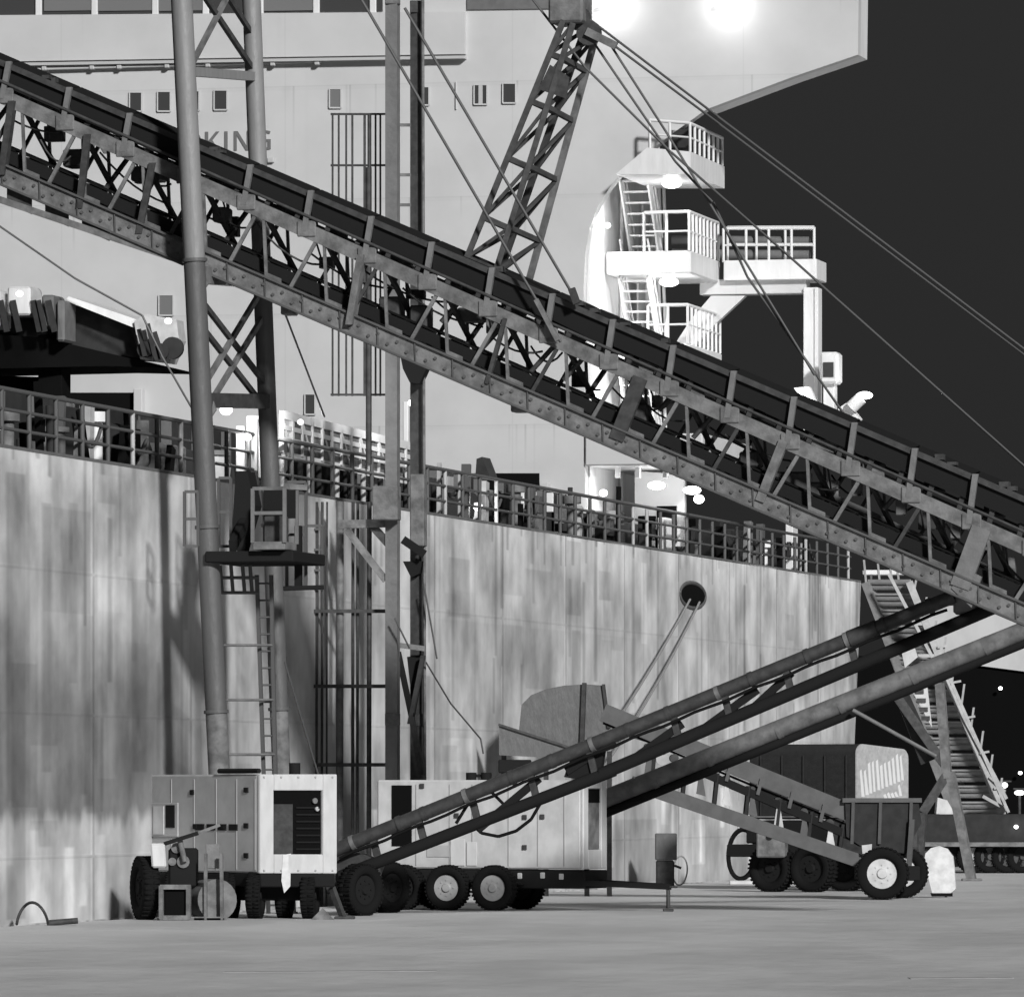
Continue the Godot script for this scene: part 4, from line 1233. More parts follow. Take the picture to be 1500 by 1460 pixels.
# ---------------------------------------------------------------- generators
func build_generators() -> void:
	# generator with white framed end, trailer mounted
	var d = 118.5
	var c = P(438, 0, d)
	var G = thing("generator_trailer", "grey trailer generator with a white end frame round a dark open bay", "generator", Vector3(c.x, 0, c.z))
	var ex = Vector3(0.84, 0, 0.10).normalized()        # across its end
	var ez = Vector3(-0.575, 0, -0.818)                 # along its side, away from the eye
	var w = 1.36
	var ln = 3.5
	var k = (1278.0 - 1133.0) / F * d
	var o = P(380, 1279, d)
	block(G, "enclosure", o + ez * 0.08, ex * w, UP * k, ez * ln, M.gen_side, 0.03)
	# white end frame built of four members round the bay
	var fw = 0.25
	block(G, "end_frame", o, ex * fw, UP * k, ez * 0.07, M.gen_white, 0.012)
	block(G, "end_frame", o + ex * (w - fw), ex * fw, UP * k, ez * 0.07, M.gen_white, 0.012)
	block(G, "end_frame", o + ex * fw, ex * (w - 2 * fw), UP * 0.33, ez * 0.07, M.gen_white, 0.012)
	block(G, "end_frame", o + ex * fw + UP * (k - 0.28), ex * (w - 2 * fw), UP * 0.28, ez * 0.07, M.gen_white, 0.012)
	block(G, "bay_back", o + ex * fw + UP * 0.33 + ez * 0.065, ex * (w - 2 * fw), UP * (k - 0.61), ez * 0.012, M.black, 0.0)
	block(G, "bay_panel", o + ex * fw + UP * 0.34 + ez * 0.05, ex * 0.36, UP * 0.86, ez * 0.012, M.steel_dark, 0.0)
	for z in 7:
		beam(G, "bay_louvre", o + ex * (fw + 0.42) + UP * (0.42 + z * 0.12) + ez * 0.045, o + ex * (w - fw - 0.02) + UP * (0.42 + z * 0.12) + ez * 0.045, 0.02, 0.03, M.cover)
	for z in 5:
		for v in [0.05, k - 0.05]:
			var bp2 = o + ex * (0.08 + z * 0.3) + UP * v
			rod(G, "frame_bolt", bp2, bp2 - ez * 0.015, 0.018, M.gen_side, 6)
	rod(G, "bay_gauge", o + ex * (w - fw - 0.12) + UP * (k - 0.46) + ez * 0.05, o + ex * (w - fw - 0.12) + UP * (k - 0.46) + ez * 0.02, 0.05, M.steel_pale, 12)
	rod(G, "bay_gauge", o + ex * (w - fw - 0.08) + UP * (k - 0.60) + ez * 0.05, o + ex * (w - fw - 0.08) + UP * (k - 0.60) + ez * 0.02, 0.04, M.deck_pale, 12)
	slab(G, "hanging_rag", [P(414, 1252, d - 0.06), P(426, 1250, d - 0.06), P(425, 1298, d - 0.06), P(416, 1308, d - 0.06), P(412, 1290, d - 0.06)], Vector3(0, 0, -0.03), M.board)
	# doors on its side: seams stand proud, with hinges and latches
	var sn = ex * -0.012
	for q in [0.03, 0.62, 1.28, 2.0, 2.75, 3.42]:
		block(G, "door_seam", o + ez * (0.1 + q) + sn + UP * 0.06, ex * 0.014, UP * (k - 0.14), ez * 0.012, M.gen_seam, 0.0)
	for q in [[0.35, 1.40], [0.35, 0.78], [0.35, 0.26], [2.1, 1.36], [1.1, 0.76], [2.0, 0.76]]:
		block(G, "latch", o + ez * q[0] + UP * q[1] + ex * -0.03, ex * 0.03, UP * 0.09, ez * 0.12, M.cover, 0.005)
	for j in 4:
		block(G, "vent_slot", o + ez * (0.7 + j * 0.36) + UP * (0.74 - 0.0 * j) + ex * -0.02, ex * 0.02, UP * 0.11, ez * 0.26, M.cover, 0.0)
	var panel = block(G, "control_panel", o + ez * 2.62 + UP * 0.62 + ex * -0.03, ex * 0.03, UP * 0.6, ez * 0.86, M.gen_side, 0.008)
	block(panel, "panel_screen", o + ez * 2.70 + UP * 0.78 + ex * -0.045, ex * 0.016, UP * 0.4, ez * 0.28, M.cover, 0.0)
	block(panel, "panel_door", o + ez * 3.05 + UP * 0.66 + ex * -0.045, ex * 0.016, UP * 0.5, ez * 0.34, M.gen_pale, 0.0)
	# exhaust bar and lifting eye on the roof
	rod(G, "roof_bar", o + ez * 1.3 + UP * (k + 0.06), o + ez * 0.05 + UP * (k + 0.06) + ex * 0.02, 0.045, M.cover, 8)
	rod(G, "exhaust_cap", o + ex * 0.95 + ez * 0.6 + UP * k, o + ex * 0.95 + ez * 0.6 + UP * (k + 0.2), 0.10, M.cover, 14)
	# chassis, wheels, jack
	block(G, "chassis", o + UP * -0.24 + ex * 0.02 + ez * 0.02, ex * (w - 0.04), UP * 0.23, ez * (ln + 0.1), M.cover, 0.02)
	block(G, "fuel_tank", o + UP * -0.48 + ex * 0.15 + ez * 0.6, ex * (w - 0.3), UP * 0.25, ez * 2.4, M.cover, 0.03)
	for q in [[0.0, 0.35], [0.0, 1.15], [0.96, 0.35], [0.96, 1.15], [0.0, 3.0]]:
		var wc: Vector3 = o + ex * (0.12 + q[0]) + ez * q[1]
		wc.y = 0.40
		wheel(G, wc, ex, 0.40, 0.26, M.rim_black)
	var jk = P(486, 1300, d)
	beam(G, "jack_leg", jk, Vector3(jk.x + 0.2, 0.02, jk.z + 0.2), 0.08, 0.1, M.steel_dark)
	block(G, "jack_foot", Vector3(jk.x + 0.05, 0.0, jk.z + 0.1), Vector3(0.36, 0, 0), UP * 0.05, Vector3(0, 0, 0.25), M.steel_dark)
	var wedge = P(455, 0, 117.6)
	slab(G, "wheel_chock", [Vector3(wedge.x, 0, wedge.z), Vector3(wedge.x + 0.4, 0, wedge.z), Vector3(wedge.x + 0.2, 0.2, wedge.z)], Vector3(0, 0, -0.2), M.steel)

	# small pump unit in front of it
	d = 117.4
	var e = P(262, 0, d)
	var U = thing("pump_unit", "small engine pump in a tubular skid frame with a pale square tank", "pump", Vector3(e.x, 0, e.z))
	var gy = func(py: float) -> float: return CH + (HZ - py) / F * d
	var wc2 = P(212, 0, d + 0.3)
	wc2.y = 0.55
	wheel(U, wc2, Vector3(0.95, 0, -0.3), 0.54, 0.3, M.rim_black)
	block(U, "tank", P(222, 1271, d - 0.2), Vector3(0.25, 0, 0), UP * 0.42 + Vector3(-0.03, 0, 0), Vector3(0, 0, -0.25), M.gen_white, 0.03)
	block(U, "engine", P(246, 1300, d + 0.1), Vector3(0.5, 0, 0), UP * 0.68, Vector3(0, 0, -0.5), M.cover, 0.04)
	for q in [[258, 1242, 0.09], [268, 1262, 0.11], [252, 1262, 0.07]]:
		var pc = P(q[0], q[1], d + 0.06)
		rod(U, "pulley", pc, pc + Vector3(0, 0, -0.06), q[2], M.steel, 14)
	rod(U, "engine_pipe", P(262, 1225, d), P(270, 1262, d), 0.05, M.steel, 8)
	beam(U, "draw_arm", P(240, 1236, d - 0.1), P(290, 1220, d - 0.1), 0.06, 0.07, M.cover)
	beam(U, "draw_arm", P(290, 1220, d - 0.1), P(322, 1208, d - 0.1), 0.05, 0.05, M.steel)
	block(U, "panel_plate", P(301, 1272, d), Vector3(0.24, 0, 0), UP * 0.42, Vector3(0, 0, -0.08), M.steel_pale, 0.01)
	rod(U, "pressure_vessel", P(300, 1318, d + 0.5), P(318, 1318, d - 0.05), 0.36, M.steel, 22)
	for q in [[236, 1297, 236, 1346], [276, 1297, 276, 1346], [234, 1299, 279, 1299], [234, 1344, 279, 1344]]:
		beam(U, "front_frame", P(q[0], q[1], d - 0.35), P(q[2], q[3], d - 0.35), 0.07, 0.08, M.steel)
	for q in [[301, 1250, 301, 1347], [324, 1250, 325, 1347], [284, 1345, 328, 1345], [230, 1347, 330, 1347]]:
		beam(U, "skid_frame", P(q[0], q[1], d - 0.2), P(q[2], q[3], d - 0.2), 0.05, 0.06, M.steel)
	block(U, "battery_box", P(240, 1343, d - 0.3), Vector3(0.4, 0, 0), UP * 0.48, Vector3(0, 0, -0.4), M.black, 0.02)

	# second, pale generator on a tandem trailer
	d = 127.5
	var p = P(720, 0, d)
	var H = thing("generator_trailer", "long pale generator on a tandem-axle trailer, drawbar resting on its jack", "generator", Vector3(p.x, 0, p.z))
	var sx = Vector3(0.94, 0, 0.342)
	var sz = Vector3(0.342, 0, -0.94)
	o = P(552, 1272, d + 0.4)
	ln = (P(850, 1270, d).x - o.x) / 0.94
	k = (1271.0 - 1141.0) / F * d
	w = 1.3
	var body = block(H, "enclosure", o, sx * ln, UP * k, sz * w, M.gen_pale, 0.03)
	# end frame with louvred opening, seen edge on
	var en = o + sx * ln
	var s0 = sx * 0.06
	block(H, "end_frame", en, sz * 0.26, UP * (k + 0.02), s0, M.gen_white, 0.012)
	block(H, "end_frame", en + sz * (w - 0.3), sz * 0.3, UP * (k + 0.02), s0, M.gen_white, 0.012)
	block(H, "end_frame", en + sz * 0.26, sz * (w - 0.56), UP * 0.36, s0, M.gen_white, 0.012)
	block(H, "end_frame", en + sz * 0.26 + UP * (k - 0.16), sz * (w - 0.56), UP * 0.18, s0, M.gen_white, 0.012)
	block(H, "end_bay", en + sz * 0.27 + UP * 0.37 - sx * 0.0 + sx * 0.004, sz * (w - 0.58), UP * (k - 0.54), sx * 0.01, M.steel, 0.0)
	block(H, "end_bay_top", en + sz * 0.27 + UP * (k - 0.42) + sx * 0.016, sz * (w - 0.58), UP * 0.25, sx * 0.01, M.black, 0.0)
	# side: dark radiator opening, door seams, latches, stickers
	var out = sz * -0.014
	block(H, "radiator_opening", o + sx * 0.30 + UP * 0.42 + out, sx * 0.40, UP * 1.14, sz * 0.013, M.black, 0.0)
	for q in [0.78, 1.45, 1.9, 2.62, 3.2, 3.72]:
		block(H, "door_seam", o + sx * q + UP * 0.06 + out, sx * 0.014, UP * (k - 0.14), sz * 0.013, M.gen_seam, 0.0)
	for q in [[0.86, 1.50], [2.9, 0.92], [3.25, 0.93], [2.9, 0.36], [1.55, 0.95], [1.1, 1.0]]:
		block(H, "latch", o + sx * q[0] + UP * q[1] + sz * -0.03, sx * 0.09, UP * 0.09, sz * 0.028, M.steel_dark, 0.006)
	block(H, "access_hatch", o + sx * 1.0 + UP * 0.22 + out, sx * 0.55, UP * 0.22, sz * 0.013, M.gen_side, 0.004)
	block(H, "pale_panel", o + sx * 1.48 + UP * 0.06 + out * 1.5, sx * 0.28, UP * 0.5, sz * 0.018, M.gen_white, 0.004)
	block(H, "pale_panel", o + sx * 1.80 + UP * 0.06 + out * 1.5, sx * 0.20, UP * 0.44, sz * 0.018, M.gen_white, 0.004)
	for q in [1.7, 2.0]:
		rod(H, "roof_cap", o + sx * q + sz * 0.5 + UP * k, o + sx * q + sz * 0.5 + UP * (k + 0.14), 0.10, M.cover, 14)
	beam(H, "roof_cap_bar", o + sx * 1.65 + sz * 0.5 + UP * (k + 0.08), o + sx * 2.1 + sz * 0.5 + UP * (k + 0.08), 0.06, 0.06, M.cover)
	# chassis with lamps, wheels
	var chs = block(H, "chassis", o + UP * -0.36 - sx * 0.5 + sz * 0.02, sx * (ln + 0.58), UP * 0.34, sz * (w - 0.04), M.cover, 0.02)
	for q in [[3.25, 0.17], [3.62, 0.15], [2.8, 0.16]]:
		block(chs, "reflector", o + sx * q[0] + UP * (-0.34 + q[1]) - sz * 0.004, sx * 0.09, UP * 0.11, sz * 0.02, M.gen_pale, 0.01)
	block(chs, "mudguard", o + sx * 0.75 + UP * -0.30 + sz * -0.16, sx * 2.2, UP * 0.06, sz * 0.3, M.cover, 0.02)
	for q in [[656, 127.0, 1], [724, 126.7, 1], [765, 128.2, 0], [640, 128.5, 0], [590, 127.6, 0]]:
		var wc = P(q[0], 0, q[1])
		wc.y = 0.42
		wheel(H, wc, sz * -1.0, 0.42, 0.28, M.rim if q[2] == 1 else M.rim_black)
	var db = P(880, 1292, d - 1.0)
	beam(H, "drawbar", db - sx * 0.8, P(982, 1299, d - 1.6), 0.12, 0.1, M.cover)
	beam(H, "drawbar", db + sz * 0.9 - sx * 0.6, P(975, 1298, d - 1.5), 0.1, 0.1, M.cover)
	var jf = P(979, 1299, d - 1.6)
	rod(H, "drawbar_jack", jf, Vector3(jf.x, 0.06, jf.z), 0.04, M.steel_dark, 8)
	block(H, "jack_foot", Vector3(jf.x - 0.1, 0.0, jf.z - 0.1), Vector3(0.2, 0, 0), UP * 0.05, Vector3(0, 0, 0.2), M.steel_dark)
	ring(H, "tow_eye", P(986, 1299, d - 1.6), Vector3(0.07, 0, 0), Vector3(0, 0, 0.07), 0.02, M.steel_dark, 14)

# ---------------------------------------------------------------- feed conveyor with hopper
func build_feed() -> void:
	var d = 140.0
	var c = P(1290, 0, d)
	var V = thing("feed_conveyor", "low feed conveyor on one big pale-rimmed wheel, rising under the tube legs", "conveyor", Vector3(c.x, 0, c.z))
	var q = func(px: float, py: float, off := 0.0) -> Vector3: return P(px, py, d) + Vector3(0, 0, -1) * off
	for k in [0.0, 1.0]:
		beam(V, "upper_skirt", q.call(884, 1043, k), q.call(1250, 1192, k), 0.06, 0.36, M.steel_mid)
		beam(V, "deck_rail", q.call(1000, 1118, k), q.call(1255, 1228, k), 0.08, 0.16, M.cover)
		beam(V, "lower_chord", q.call(925, 1146, k), q.call(1262, 1262, k), 0.10, 0.28, M.steel_mid)
		for j in 7:
			var x = 960.0 + j * 46.0
			beam(V, "truss_post", q.call(x, 1064 + (x - 884) * 0.407, k), q.call(x - 6, 1146 + (x - 925) * 0.344, k), 0.06, 0.08, M.deck_dark)
			beam(V, "skirt_stay", q.call(x + 18, 1046 + (x - 866) * 0.407, k - 0.05), q.call(x + 12, 1115 + (x - 984) * 0.43, k - 0.05), 0.05, 0.07, M.steel_mid)
	for j in 8:
		var x = 950.0 + j * 38.0
		var a: Vector3 = q.call(x, 1090 + (x - 940) * 0.42, 0.05)
		rod(V, "idler_roller", a, a + Vector3(0, 0, -0.9), 0.09, M.steel_dark, 12)
		slab(V, "idler_bracket", [q.call(x - 6, 1128 + (x - 940) * 0.40, -0.02), q.call(x + 8, 1132 + (x - 940) * 0.40, -0.02), q.call(x + 3, 1098 + (x - 940) * 0.42, -0.02), q.call(x - 2, 1098 + (x - 940) * 0.42, -0.02)], Vector3(0, 0, -0.05), M.gen_pale if j % 2 else M.steel_mid)
	slab(V, "belt", [q.call(884, 1060, 0.1), q.call(1255, 1215, 0.1), q.call(1255, 1215, 0.9), q.call(884, 1060, 0.9)], UP * 0.04, M.rubber)
	# receiving hopper over the wheels
	slab(V, "hopper_side", [q.call(1238, 1172, -0.1), q.call(1345, 1172, -0.1), q.call(1350, 1205, -0.1), q.call(1325, 1250, -0.1), q.call(1262, 1240, -0.1), q.call(1240, 1225, -0.1)], Vector3(0, 0, -0.06), M.deck_dark)
	slab(V, "hopper_side", [q.call(1238, 1172, 1.3), q.call(1345, 1172, 1.3), q.call(1350, 1205, 1.3), q.call(1325, 1250, 1.3), q.call(1262, 1240, 1.3), q.call(1240, 1225, 1.3)], Vector3(0, 0, -0.06), M.deck_dark)
	block(V, "hopper_back", q.call(1338, 1240, -0.05), Vector3(0.08, 0, 0), UP * 0.9, Vector3(0, 0, -1.4), M.steel_dark, 0.0)
	for x in [1250, 1290, 1335]:
		beam(V, "hopper_rib", q.call(x, 1174, -0.14), q.call(x - 2, 1236, -0.14), 0.06, 0.06, M.steel_mid)
	beam(V, "hopper_rim", q.call(1234, 1172, -0.12), q.call(1350, 1172, -0.12), 0.08, 0.09, M.steel_mid)
	beam(V, "jack_leg", q.call(1336, 1200, -0.2), q.call(1331, 1268, -0.2), 0.10, 0.10, M.steel_mid)
	block(V, "axle_beam", q.call(1255, 1290, 0.0), Vector3(1.3, 0, 0), UP * 0.3, Vector3(0, 0, -0.9), M.cover, 0.02)
	for s in [[1293, 139.4], [1322, 141.6]]:
		var wc = P(s[0], 0, s[1])
		wc.y = 0.535
		wheel(V, wc, Vector3(-0.12, 0, 0.99), 0.535, 0.34, M.rim_pale)
	slab(V, "lamp_plate", [q.call(1262, 1238, -0.2), q.call(1277, 1236, -0.2), q.call(1276, 1250, -0.2), q.call(1263, 1250, -0.2)], Vector3(0, 0, -0.05), M.gen_pale)

	# hooded transfer hopper at its upper end
	d = 144.0
	var e = P(815, 0, d)
	var T = thing("transfer_hopper", "grey round-hooded transfer hopper standing beyond the pale generator", "hopper", Vector3(e.x, 0, e.z))
	var t = func(px: float, py: float, off := 0.0) -> Vector3: return P(px, py, d) + Vector3(0, 0, -1) * off
	var hood = []
	for z in [[760, 1072], [764, 1032], [778, 1018], [800, 1009], [826, 1004], [858, 1002], [884, 1004], [888, 1050], [896, 1064], [890, 1092], [836, 1104]]:
		hood.append(t.call(z[0], z[1]))
	slab(T, "hood", hood, Vector3(0, 0, -1.3), M.hood)
	slab(T, "chute_wing", [t.call(731, 1062, -0.1), t.call(840, 1096, -0.1), t.call(850, 1112, -0.1), t.call(731, 1106, -0.1)], Vector3(0, 0, -0.05), M.hood)
	beam(T, "wing_edge", t.call(730, 1061, -0.13), t.call(838, 1096, -0.13), 0.06, 0.05, M.steel_dark)
	beam(T, "hood_stiffener", t.call(856, 1000, -0.05), t.call(852, 1108, -0.05), 0.08, 0.10, M.steel_dark)
	beam(T, "hood_edge", t.call(884, 1002, -0.04), t.call(892, 1066, -0.04), 0.06, 0.06, M.steel_dark)
	slab(T, "discharge_lip", [t.call(886, 1036), t.call(905, 1040), t.call(1000, 1088), t.call(985, 1098), t.call(900, 1072)], Vector3(0, 0, -0.8), M.hood)
	block(T, "gear_guard", t.call(730, 1132, 0.0), Vector3(0.7, 0, 0), UP * 0.28, Vector3(0, 0, -0.5), M.cover, 0.02)
	for x in [738, 800, 860, 893]:
		var a: Vector3 = t.call(x, 1100, 0.3)
		beam(T, "support_leg", a, Vector3(a.x, 0.0, a.z), 0.09, 0.09, M.steel_dark)
	for x in [975, 1005, 1040]:
		rod(T, "motor_drum", t.call(x - 5, 1112 + (x - 975) * 0.25, -0.1), t.call(x - 5, 1112 + (x - 975) * 0.25, 0.3), 0.13, M.gen_side, 14)

# ---------------------------------------------------------------- covered lorry and trailers behind
func build_truck() -> void:
	var d = 152.0
	var c = P(1235, 0, d)
	var T = thing("covered_truck", "dark truck body with a pale printed tarpaulin end, standing behind the feed conveyor", "truck", Vector3(c.x, 0, c.z))
	var e1 = Vector3(0.848, 0, 0.53)
	var e2 = Vector3(0.53, 0, -0.848)
	var o = P(1255, 1200, d) - e1 * 2.75
	var hi = 1.68
	# tarpaulin over hoops: rounded shoulders along its length
	var prof = []
	for i in 9:
		var a = PI * 0.5 * i / 8.0
		prof.append([0.28 - 0.28 * cos(a), hi - 0.22 + 0.22 * sin(a)])
	var outline = []
	outline.append(o)
	for z in prof:
		outline.append(o + e2 * z[0] + UP * z[1])
	for i in 9:
		var z: Array = prof[8 - i]
		outline.append(o + e2 * (2.4 - z[0]) + UP * (z[1] - 0.10))
	outline.append(o + e2 * 2.4)
	slab(T, "tarpaulin", outline, e1 * 2.72, M.tarp)
	var end = []
	for z in outline:
		end.append(z + e1 * 2.722)
	var sheet = slab(T, "tarpaulin_end", end, e1 * 0.03, M.tarp_end)
	# slanting faded print on the end, too worn to read
	var r = RandomNumberGenerator.new()
	r.seed = 3
	for row in 2:
		for i in 11 if row == 0 else 5:
			var u0 = 0.22 + i * 0.185 if row == 0 else 1.3 + i * 0.17
			var v0 = (0.46 + u0 * 0.20) if row == 0 else 0.44 + (i * 0.02)
			var hh = (0.60 + r.randf_range(-0.08, 0.10)) if row == 0 else r.randf_range(0.12, 0.28)
			var p0 = o + e1 * 2.753 + e2 * u0 + UP * v0
			slab(sheet, "worn_print", [p0, p0 + e2 * r.randf_range(0.09, 0.16), p0 + e2 * (r.randf_range(0.05, 0.10) - 0.07) + UP * hh, p0 - e2 * 0.08 + UP * (hh - 0.04)], e1 * 0.004, M.print)
	for i in 5:
		beam(T, "tarp_hoop", o + e1 * (0.3 + i * 0.55) - e2 * 0.015, o + e1 * (0.3 + i * 0.55) + UP * (hi - 0.25) - e2 * 0.015, 0.035, 0.03, M.tarp)
	rod(T, "tarp_rope", o + UP * 0.05 - e2 * 0.03, o + e1 * 2.7 + UP * 0.05 - e2 * 0.03, 0.02, M.steel, 6)
	# body, chassis, wheels
	block(T, "load_bed", o - UP * 0.55 - e1 * 0.1, e1 * 2.95, UP * 0.52, e2 * 2.4, M.cover, 0.03)
	block(T, "chassis", o - UP * 0.85 - e1 * 0.6, e1 * 3.3, UP * 0.28, e2 * 1.6 + e2 * 0.3, M.cover, 0.02)
	var fl = P(1112, 1252, d - 1.0)
	block(T, "side_locker", P(1108, 1256, d - 2.0), Vector3(0.62, 0, 0.1), UP * 0.62, Vector3(0.1, 0, -0.5), M.steel, 0.03)
	rod(T, "locker_lamp", P(1127, 1226, d - 2.06), P(1127, 1226, d - 2.0), 0.07, M.cover, 10)
	for q in [[1132, 150.5], [1192, 150.0], [1240, 151.5]]:
		var wc = P(q[0], 0, q[1])
		wc.y = 0.52
		wheel(T, wc, e2 * -1.0, 0.52, 0.42, M.rim_black)
	# cab forward, partly behind the hopper
	block(T, "cab", P(1215, 1262, d - 1.2), e1 * 1.3, UP * 0.95, e2 * 1.8, M.steel_dark, 0.06)

	# low flatbed far along the quay
	d = 185.0
	var f = P(1430, 0, d)
	var B = thing("flatbed_trailer", "low dark flatbed trailer parked under the foot of the gangway", "trailer", Vector3(f.x, 0, f.z))
	block(B, "bed", P(1340, 1240, d), Vector3(6.0, 0, 0.6), UP * 0.88, Vector3(0, 0, -2.2), M.deck_dark, 0.03)
	block(B, "edge_rail", P(1338, 1240, d - 0.1), Vector3(6.1, 0, 0.6), UP * 0.12, Vector3(0, 0, -0.1), M.steel, 0.01)
	block(B, "undercarriage", P(1350, 1254, d + 0.3), Vector3(5.6, 0, 0.5), UP * 0.3, Vector3(0, 0, -1.4), M.cover, 0.02)
	for x in [1362, 1425, 1450, 1476, 1498]:
		var wc = P(x, 0, d + 0.2)
		wc.y = 0.44
		wheel(B, wc, Vector3(0.1, 0, 1), 0.44, 0.3, M.rim if x == 1425 else M.steel_dark)
	lamp(B, P(1489, 1211, d - 0.3), 0.06, 0.1, "marker_lamp")
	slab(B, "load_sack", [P(1372, 1192, d), P(1374, 1168, d), P(1388, 1172, d), P(1398, 1190, d), P(1400, 1194, d)], Vector3(0, 0, -0.8), M.gen_pale)

	# jib leg of the yard hoist beside the gangway
	var J = thing("yard_hoist_leg", "dark sloping hoist leg with a splayed foot between truck and gangway", "hoist", P(1400, 1290, 169.0) * Vector3(1, 0, 1))
	d = 169.0
	beam(J, "leg", P(1392, 1130, d), Vector3(P(1424, 0, d).x, 0.0, -d), 0.22, 0.26, M.steel)
	beam(J, "leg", P(1390, 1130, d), P(1352, 1190, d), 0.2, 0.22, M.steel_dark)
	beam(J, "mast", P(1377, 1000, d), P(1388, 1140, d), 0.22, 0.24, M.steel)
	beam(J, "brace", P(1300, 1000, d), P(1384, 1120, d), 0.16, 0.22, M.steel_dark)
	slab(J, "side_plate", [P(1306, 1005, d + 0.3), P(1325, 1000, d + 0.3), P(1374, 1110, d + 0.3), P(1350, 1120, d + 0.3)], Vector3(0, 0, -0.2), M.deck_dark)
	var foot = P(1424, 0, d)
	block(J, "foot_plate", Vector3(foot.x - 0.25, 0.0, foot.z - 0.2), Vector3(0.5, 0, 0), UP * 0.06, Vector3(0, 0, 0.4), M.steel)
	var foot2 = P(1352, 1190, d)
	beam(J, "leg", foot2, Vector3(foot2.x - 0.1, 0.0, foot2.z), 0.18, 0.2, M.steel_dark)

# ---------------------------------------------------------------- gangway
func build_gangway() -> void:
	var d = 191.0
	var G = thing("gangway", "steep pale gangway with treads and handrails from the ship's stern to the quay", "gangway", P(1440, 1270, d) * Vector3(1, 0, 1))
	var l0 = P(1270, 852, d)
	var l1 = P(1402, 1196, d)
	var r0 = P(1332, 852, d - 1.0)
	var r1 = P(1470, 1196, d - 1.0)
	beam(G, "stringer", l0, l1, 0.12, 0.34, M.steel_pale)
	beam(G, "stringer", r0, r1, 0.10, 0.20, M.deck_pale)
	beam(G, "handrail", P(1302, 840, d - 1.1), P(1475, 1170, d - 1.1), 0.07, 0.09, M.deck_pale)
	beam(G, "handrail", P(1388, 985, d - 1.4), P(1478, 1190, d - 1.4), 0.06, 0.08, M.deck_pale)
	for i in 44:
		var t = (i + 0.5) / 44.0
		var a = l0.lerp(l1, t)
		var b = r0.lerp(r1, t)
		slab(G, "tread", [a, b, b + Vector3(0.1, 0, -0.26), a + Vector3(0.1, 0, -0.26)], UP * 0.05, M.gen_pale)
		if i % 3 != 2:
			slab(G, "riser", [a + UP * 0.0, b, b + UP * 0.14, a + UP * 0.14], Vector3(0.02, 0, -0.03), M.deck_pale)
	for i in 10:
		var t = (i + 0.5) / 10.0
		var b = r0.lerp(r1, t)
		beam(G, "rail_stanchion", b, b + UP * (0.75 if t > 0.3 else 0.55) + Vector3(0.10, 0, 0), 0.05, 0.06, M.deck_pale)
		var a = l0.lerp(l1, t)
		if i % 2 == 0:
			beam(G, "rail_stanchion", a, a + UP * 0.5, 0.05, 0.05, M.steel)
	for i in 6:
		var t = 0.08 + i * 0.15
		slab(G, "side_plate", [l0.lerp(l1, t) - Vector3(0.1, 0, 0), l0.lerp(l1, t + 0.1) - Vector3(0.1, 0, 0), l0.lerp(l1, t + 0.1) + Vector3(0.55, 0.1, 0), l0.lerp(l1, t) + Vector3(0.5, 0.1, 0)], Vector3(0, 0, -0.03), M.deck_pale if i % 2 == 0 else M.steel_pale)
		beam(G, "lattice_bar", r0.lerp(r1, t + 0.2 if t < 0.7 else t) + Vector3(0.05, 0, 0.1), r0.lerp(r1, minf(t + 0.3, 1.0)) + UP * 0.7 + Vector3(0.05, 0, 0.1), 0.05, 0.06, M.deck_pale)
	# head platform on the ship's rail
	block(G, "head_platform", P(1264, 842, d), Vector3(1.2, 0, 0), UP * 0.14, Vector3(0, 0, -0.8), M.house_white, 0.02)
	block(G, "lower_landing", P(1266, 862, d), Vector3(0.75, 0, 0), UP * 0.10, Vector3(0, 0, -0.8), M.deck_pale, 0.02)
	for x in [1270, 1290, 1308, 1318]:
		beam(G, "head_post", P(x, 862, d), P(x - 4, 820, d), 0.05, 0.06, M.deck_pale)
	beam(G, "foot_rail", P(1440, 1166, d - 1.2), P(1476, 1186, d - 1.2), 0.06, 0.09, M.deck_pale)
	rod(G, "foot_roller", Vector3(l1.x, 0.35, l1.z), Vector3(r1.x, 0.35, r1.z), 0.12, M.deck_dark, 10)
	beam(G, "stringer", l1, Vector3(l1.x + 0.9, 0.36, l1.z), 0.12, 0.3, M.deck_mid)
	beam(G, "stringer", r1, Vector3(r1.x + 0.7, 0.36, r1.z), 0.10, 0.2, M.deck_mid)
	slab(G, "sign_board", [P(1331, 1002, d - 1.3), P(1358, 998, d - 1.3), P(1366, 1066, d - 1.3)], Vector3(0, 0, -0.05), M.gen_pale)
	for i in 4:
		block(G, "sign_mark", P(1341 + i * 3.0, 1016 + i * 13.0, d - 1.34), Vector3(0.24, 0, 0), UP * 0.12, Vector3(0, 0, -0.03), M.steel_dark, 0.0)
	slab(G, "sign_board", [P(1318, 940, d - 1.3), P(1335, 932, d - 1.3), P(1345, 962, d - 1.3), P(1326, 978, d - 1.3)], Vector3(0, 0, -0.05), M.gen_pale)

